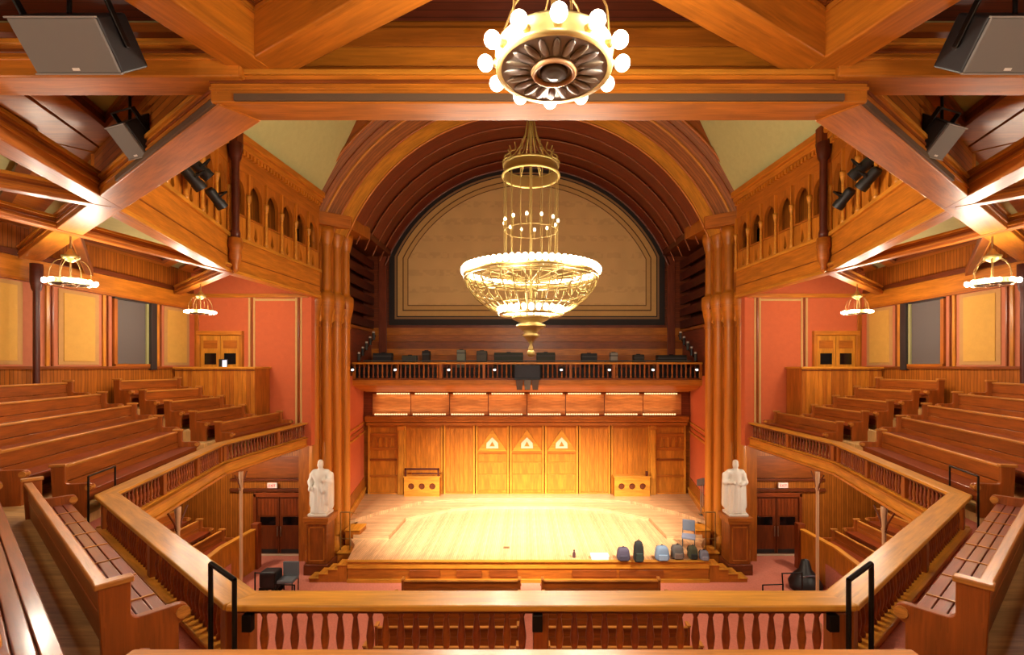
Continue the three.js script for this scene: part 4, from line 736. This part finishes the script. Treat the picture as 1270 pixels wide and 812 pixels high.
// ---------------------------------------------------------------- below the balcony
for (const s of [-1, 1]) {
  const wl = structGroup(s < 0 ? 'wall_lower_left' : 'wall_lower_right');
  struct('wall_core', bx(s > 0 ? 15.6 : -15.9, 0, -20.2, 0.3, 4.8, 25.2, 0, 1), M.boards, wl);
  const we = structGroup('wall_lower_end');
  struct('wall_core', bx(s > 0 ? 9.24 : -15.9, 0, -20.2, 6.66, 4.72, 0.3, 0, 1), M.boards, we);
  struct('string_course', [bx(s > 0 ? 9.1 : -12.4, 2.62, -19.9, 3.3, 0.12, 0.14), bx(s > 0 ? 9.1 : -12.4, 3.05, -19.9, 3.3, 0.1, 0.1)], M.dark, we);
  struct('upper_panel', bx(s > 0 ? 9.15 : -12.35, 3.18, -19.9, 3.2, 0.9, 0.06), M.oakDeep, we);
  struct('jamb', bx(s > 0 ? 9.24 : -9.44, 0, -19.9, 0.2, 4.7, 0.2, 0.02, 1), M.oakMid, we);
  // doors
  const d = structGroup('door_' + (s < 0 ? 1 : 2)); d.position.set(s * 10.35, 0, -19.9);
  struct('door_frame', [bx(-1.05, 0, 0, 0.12, 2.55, 0.16, 0.01, 1), bx(0.93, 0, 0, 0.12, 2.55, 0.16, 0.01, 1), bx(-1.05, 2.4, 0, 2.1, 0.18, 0.16)], M.pewDark, d);
  for (const k of [-1, 1]) {
    const leaf = struct('door_leaf', bx(k < 0 ? -0.92 : 0.01, 0.02, 0, 0.91, 2.36, 0.08, 0.01, 1), M.dark, d);
    struct('door_window', bx(k * 0.47 - 0.32, 1.22, 0.075, 0.64, 0.34, 0.015), M.glassDark, leaf); struct('kick_plate', bx(k * 0.47 - 0.4, 0.06, 0.075, 0.8, 0.16, 0.012), M.ink, leaf);
    struct('pull_handle', bx(k * 0.07 - 0.015, 0.75, 0.08, 0.03, 0.42, 0.04), plain('#a58c74', 0.4, 0.6), leaf);
    for (let i = 0; i < 6; i++) struct('door_board', bx(k * 0.47 - 0.4 + i * 0.136, 1.62, 0.07, 0.12, 0.7, 0.025, 0.004, 1), M.pewDark, leaf);
  }
  struct('threshold', bx(-0.95, 0, 0.05, 1.9, 0.02, 0.2), plain('#c7a98a', 0.5), d);
  const e = thing('exit_sign', 'small red lit exit sign above the lower double doors', 'sign', 'exit signs above the lower doors');
  e.position.set(s * 10.6, 2.78, -19.72);
  const cv = document.createElement('canvas'); cv.width = 128; cv.height = 64; const cx = cv.getContext('2d'); cx.fillStyle = '#eab3a2'; cx.fillRect(0, 0, 128, 64); cx.fillStyle = '#d01818'; cx.font = 'bold 46px sans-serif'; cx.textAlign = 'center'; cx.textBaseline = 'middle'; cx.fillText('EXIT', 64, 34);
  const tex = new THREE.CanvasTexture(cv); tex.colorSpace = THREE.SRGBColorSpace;
  mesh('housing', bx(-0.2, 0, -0.06, 0.4, 0.22, 0.06), M.white, e);
  const fg = new THREE.PlaneGeometry(0.38, 0.2); fg.translate(0, 0.11, 0.003); mesh('sign_face', fg, new THREE.MeshStandardMaterial({ map: tex, emissive: '#ffffff', emissiveMap: tex, emissiveIntensity: 0.5, roughness: 0.6 }), e);
  // iron columns carrying the balcony front
  for (const [x, dd, y0] of [[7.72, 10.4, 0.0], [8.42, 13.9, 0.0]]) {
    const c = thing('iron_column', dd < 12 ? 'slender pale column under the long balustrade' : 'slender pale column at bend of the balcony front', 'column', dd < 12 ? 'columns under the long balustrades' : 'columns at the balcony bends');
    c.position.copy(V(s * x, y0, dd)); mesh('shaft', lathe([[0.001, 0], [0.12, 0], [0.12, 0.3], [0.045, 0.4], [0.04, 4.2], [0.06, 4.25], [0.04, 4.3], [0.06, 4.6], [0.065, 4.74], [0.001, 4.74]], 12), M.postPaint, c);
    mesh('bracket', [tube([[0, 4.2, 0.03], [0, 4.4, 0.1], [0, 4.7, 0.3]], 0.02, 8, 6), tube([[0, 4.2, -0.03], [0, 4.4, -0.1], [0, 4.7, -0.3]], 0.02, 8, 6)], M.dark, c);
  }
  // parapet of the lower side seats and their pews
  const pp = thing('side_parapet', 'curved oak parapet in front of the lower side seats', 'parapet', 'parapets of the lower side seats');
  const pts = [[10.55, 18.4], [10.65, 16.5], [10.3, 14.2], [9.6, 12.0], [8.6, 10.0]];
  for (let i = 0; i < 4; i++) { const a = mir(pts[i], s), b = mir(pts[i + 1], s), g = bx(0, 0, -0.06, dist(a, b), 1.5, 0.1, 0.01, 1), m = mesh('parapet_panel', g, M.oak, pp); along(m, a, b, 0, [0, 14]); const r = mesh('parapet_rail', bx(-0.02, 1.5, -0.12, dist(a, b) + 0.04, 0.07, 0.2, 0.015), M.oakLight, pp); along(r, a, b, 0, [0, 14]); }
  mesh('end_post', [bx(s * 10.55 - 0.14, 0, -18.6, 0.28, 1.75, 0.28, 0.02, 1)], M.pewDark, pp);
  for (let k = 0; k < 4; k++) {
    const f = struct('floor', prism([[10.75 + k * 0.85, 18.3], [11.65 + k * 0.85, 18.3], [11.6 + k * 0.85, 10.5], [10.7 + k * 0.85 - (k ? 0.05 : 0.9), 10.5]].map((q) => mir(q, s)), 0, 0.8 + k * 0.38), M.carpet);
    pew([s * (11.5 + k * 0.85), 17.9], [s * (11.4 + k * 0.85), 11.2], 0.8 + k * 0.38, `oak pew under the balcony, ${ORD[k + 1]} row behind the curved parapet`, `lower side pews, ${ORD[k + 1]} row`, { toward: [0, 14] });
  }
  // unseen lamps under the balcony, added to light the doors and carpet
  for (const [x, dd] of [[11.3, 17.5], [11.2, 12.5]]) {
    const l = thing('added_soffit_lamp', 'small unseen round lamp added under the balcony to light the lower doors', 'lamp', 'unseen lamps added under the balcony'); l.position.copy(V(s * x, SOFFIT - 0.05, dd));
    mesh('housing', lathe([[0.001, 0], [0.16, 0], [0.17, -0.03], [0.15, -0.05], [0.001, -0.05]], 20), M.bronze, l); mesh('diffuser', lathe([[0.13, -0.05], [0.11, -0.08], [0.001, -0.095]], 20), glow(3), l);
    point(l, new THREE.Vector3(0, -0.16, 0), L.lower, 5);
  }
}
// stalls: pews facing the stage
for (const s of [-1, 1]) for (let k = 0; k < 6; k++) {
  const d = 15.55 - k * 0.92;
  const x0 = s > 0 ? 0.45 : -4.1 + 0.0, x1 = s > 0 ? 4.25 : -0.3;
  pew([x0, d], [x1, d], 0, k === 0 ? 'oak stalls pew in the row closest to the stage front' : `oak stalls pew, ${['', 'second', 'third', 'fourth', 'fifth', 'sixth'][k]} row back from the stage front`, k ? `stalls pews of row ${k + 1}` : 'stalls pews of the row by the stage', { toward: [0, 24], slats: 2 });
}
// equipment on the stalls carpet by the side parapets
{
  const t = thing('wheeled_case', 'grey wheeled chair frame with black bag by the side parapet', 'trolley'); t.position.copy(V(-8.7, 0, 16.4));
  mesh('bag', bx(-0.5, 0.25, -0.3, 0.6, 0.55, 0.5, 0.08), M.black, t); mesh('seat', bx(0.12, 0.42, -0.28, 0.55, 0.1, 0.5, 0.04), plain('#5c6166', 0.7), t); mesh('backrest', bx(0.12, 0.5, -0.3, 0.55, 0.5, 0.08, 0.03), plain('#5c6166', 0.7), t);
  for (const [x, z] of [[0.14, -0.26], [0.64, -0.26], [0.14, 0.18], [0.64, 0.18]]) mesh('leg', cyl(0.02, 0.02, 0.42, x, 0, z, 6), M.iron, t);
  for (const x of [-0.42, 0.02]) for (const z of [-0.22, 0.14]) mesh('wheel', cyl(0.12, 0.12, 0.05, 0, -0.025, 0, 12).rotateX(Math.PI / 2).translate(x, 0.12, z), M.iron, t);
  mesh('frame', bx(-0.5, 0.2, -0.28, 0.6, 0.06, 0.46), M.iron, t);
  const u = thing('equipment_bag', 'slumped black equipment bag beside the parapet end post', 'bag'); u.position.copy(V(9.75, 0, 16.75));
  mesh('body', lathe([[0.001, 0], [0.5, 0], [0.55, 0.2], [0.42, 0.45], [0.2, 0.7], [0.13, 1.0], [0.001, 1.05]], 14), M.black, u); mesh('strap', tube([[-0.3, 0.5, 0.2], [0, 0.62, 0.42], [0.3, 0.5, 0.2]], 0.03, 10, 6), plain('#4c4450', 0.7), u); mesh('buckle', bx(-0.3, 0.52, 0.28, 0.6, 0.05, 0.05), M.grey, u);
  for (const s of [-1, 1]) { const r = thing('low_iron_rail', 'low black iron rail standing on the stalls carpet', 'railing', 'low iron rails on the stalls carpet'); for (const [x, y, dd] of [[9.2, 0.9, 16.0], [8.5, 0.55, 15.9]]) mesh('post', rod(V(s * x, 0, dd), V(s * x, y, dd), 0.025), M.iron, r); mesh('bar', rod(V(s * 9.2, 0.88, 16.0), V(s * 8.5, 0.88, 15.95), 0.022), M.iron, r); mesh('bar', rod(V(s * 8.5, 0.54, 15.9), V(s * 7.8, 0.54, 15.85), 0.022), M.iron, r); mesh('post', rod(V(s * 7.8, 0, 15.85), V(s * 7.8, 0.54, 15.85), 0.022), M.iron, r); mesh('post', rod(V(s * 8.5, 0.5, 15.9), V(s * 8.5, 0.9, 15.95), 0.022), M.iron, r); }
}

// ---------------------------------------------------------------- things left on the stage
const onStage = (px, py) => { const d = FOCAL * (EYE - STAGE) / (py - 455); return V((px - 650) * d / FOCAL - 0.15, STAGE, d); };
{
  let t = thing('white_box', 'flat white box lying on the stage edge', 'box'); t.position.copy(onStage(744, 693)); mesh('body', bx(-0.31, 0, -0.22, 0.62, 0.1, 0.3, 0.01), M.white, t); mesh('lid', bx(-0.32, 0.1, -0.225, 0.64, 0.04, 0.31, 0.008), plain('#f6f3ec', 0.6), t);
  function backpack(px, py, w, h, d, color, label, pocket) {
    const b = thing('backpack', label, 'bag'); b.position.copy(onStage(px, py));
    const g = new THREE.SphereGeometry(1, 18, 14), p = g.attributes.position;
    for (let i = 0; i < p.count; i++) { const q = [p.getX(i), p.getY(i), p.getZ(i)].map((v) => Math.sign(v) * Math.pow(Math.abs(v), 0.55)); const y = Math.max(q[1], -0.92); p.setXYZ(i, q[0] * w / 2 * (1 - 0.12 * (y + 1)), (y + 0.92) * h / 1.92, q[2] * d / 2 * (1 - 0.15 * (y + 1)) ); }
    g.computeVertexNormals(); mesh('body', g, plain(color, 0.85), b);
    mesh('pocket', bx(-w * 0.3, h * 0.08, d * 0.36, w * 0.6, h * 0.4, 0.08, 0.03), plain(pocket, 0.85), b); mesh('handle', tube([[-0.07, h * 0.92, 0], [0, h * 1.08, 0], [0.07, h * 0.92, 0]], 0.015, 8, 5), M.black, b);
    for (const k of [-1, 1]) mesh('strap', tube([[k * w * 0.25, h * 0.9, -d * 0.3], [k * w * 0.3, h * 0.55, -d * 0.62], [k * w * 0.25, h * 0.12, -d * 0.4]], 0.02, 10, 5), M.black, b);
  }
  backpack(773, 694, 0.52, 0.46, 0.4, '#453c4d', 'slumped purple-grey backpack next to the white box', '#3a3342');
  backpack(792, 696, 0.4, 0.74, 0.36, '#1b1c1a', 'tall black bag standing with dark green tones on the stage edge', '#26302a');
  backpack(821, 694, 0.56, 0.52, 0.4, '#6d7f96', 'blue-grey rucksack on the stage edge', '#8295ad');
  backpack(840, 692, 0.5, 0.5, 0.4, '#57504c', 'grey-brown rucksack between the blue one and the chair', '#6e5b50');
  backpack(859, 692, 0.38, 0.46, 0.4, '#3b3a24', 'small olive black bag under the chair side', '#20201a');
  backpack(873, 693.5, 0.36, 0.34, 0.34, '#6a6772', 'low grey bag at the stage corner', '#7d7a84');
  t = thing('stage_chair', 'blue-grey upholstered chair standing at stage side', 'chair'); t.position.copy(onStage(854, 680)); t.rotation.y = -0.35;
  const cf = plain('#5b5f6b', 0.8);
  mesh('seat', bx(-0.25, 0.42, -0.25, 0.5, 0.09, 0.5, 0.03), plain('#77798a', 0.85), t); mesh('backrest', bx(-0.23, 0.62, -0.27, 0.46, 0.42, 0.07, 0.03), cf, t);
  for (const [x, z] of [[-0.22, -0.22], [0.22, -0.22], [-0.22, 0.22], [0.22, 0.22]]) mesh('leg', cyl(0.018, 0.018, z < 0 ? 0.7 : 0.43, x, 0, z, 6), M.greyDark, t); mesh('stretcher', [rod(new THREE.Vector3(-0.22, 0.2, -0.22), new THREE.Vector3(-0.22, 0.2, 0.22), 0.012), rod(new THREE.Vector3(0.22, 0.2, -0.22), new THREE.Vector3(0.22, 0.2, 0.22), 0.012)], M.greyDark, t);
  t = thing('bottle', 'small dark bottle standing alone on the stage edge', 'bottle'); t.position.copy(onStage(712, 691)); mesh('body', lathe([[0.001, 0], [0.06, 0], [0.06, 0.16], [0.03, 0.21], [0.025, 0.25], [0.001, 0.25]], 12), plain('#4a2d35', 0.3), t); mesh('cap', cyl(0.03, 0.03, 0.03, 0, 0.25, 0, 10), M.black, t);
  t = thing('floor_pocket', 'small dark floor socket plate in the middle of the stage', 'socket'); t.position.copy(onStage(628, 679)); mesh('plate', bx(-0.12, 0.0, -0.1, 0.24, 0.012, 0.2), plain('#7d5a38', 0.6), t); mesh('flap', bx(-0.09, 0.012, -0.07, 0.18, 0.008, 0.14), plain('#5f4228', 0.6), t);
  t = thing('music_stand_stack', 'stack of folded grey music stands by the red stage wall', 'stands'); t.position.copy(V(8.0, STAGE + 0.3, 21.6));
  for (let i = 0; i < 4; i++) { mesh('pole', cyl(0.02, 0.02, 1.35, -0.12 + i * 0.08, 0, 0.03 * i, 6), plain('#8d8a86', 0.4, 0.5), t); mesh('desk', bx(-0.3 + i * 0.05, 1.3 + i * 0.03, -0.02 + i * 0.04, 0.42, 0.3, 0.02), plain('#6b645e', 0.6), t); mesh('foot', bx(-0.2 + i * 0.08, 0, -0.12 + 0.03 * i, 0.16, 0.03, 0.3), plain('#5a5652', 0.5), t); }
}

renderer.render(scene, camera);
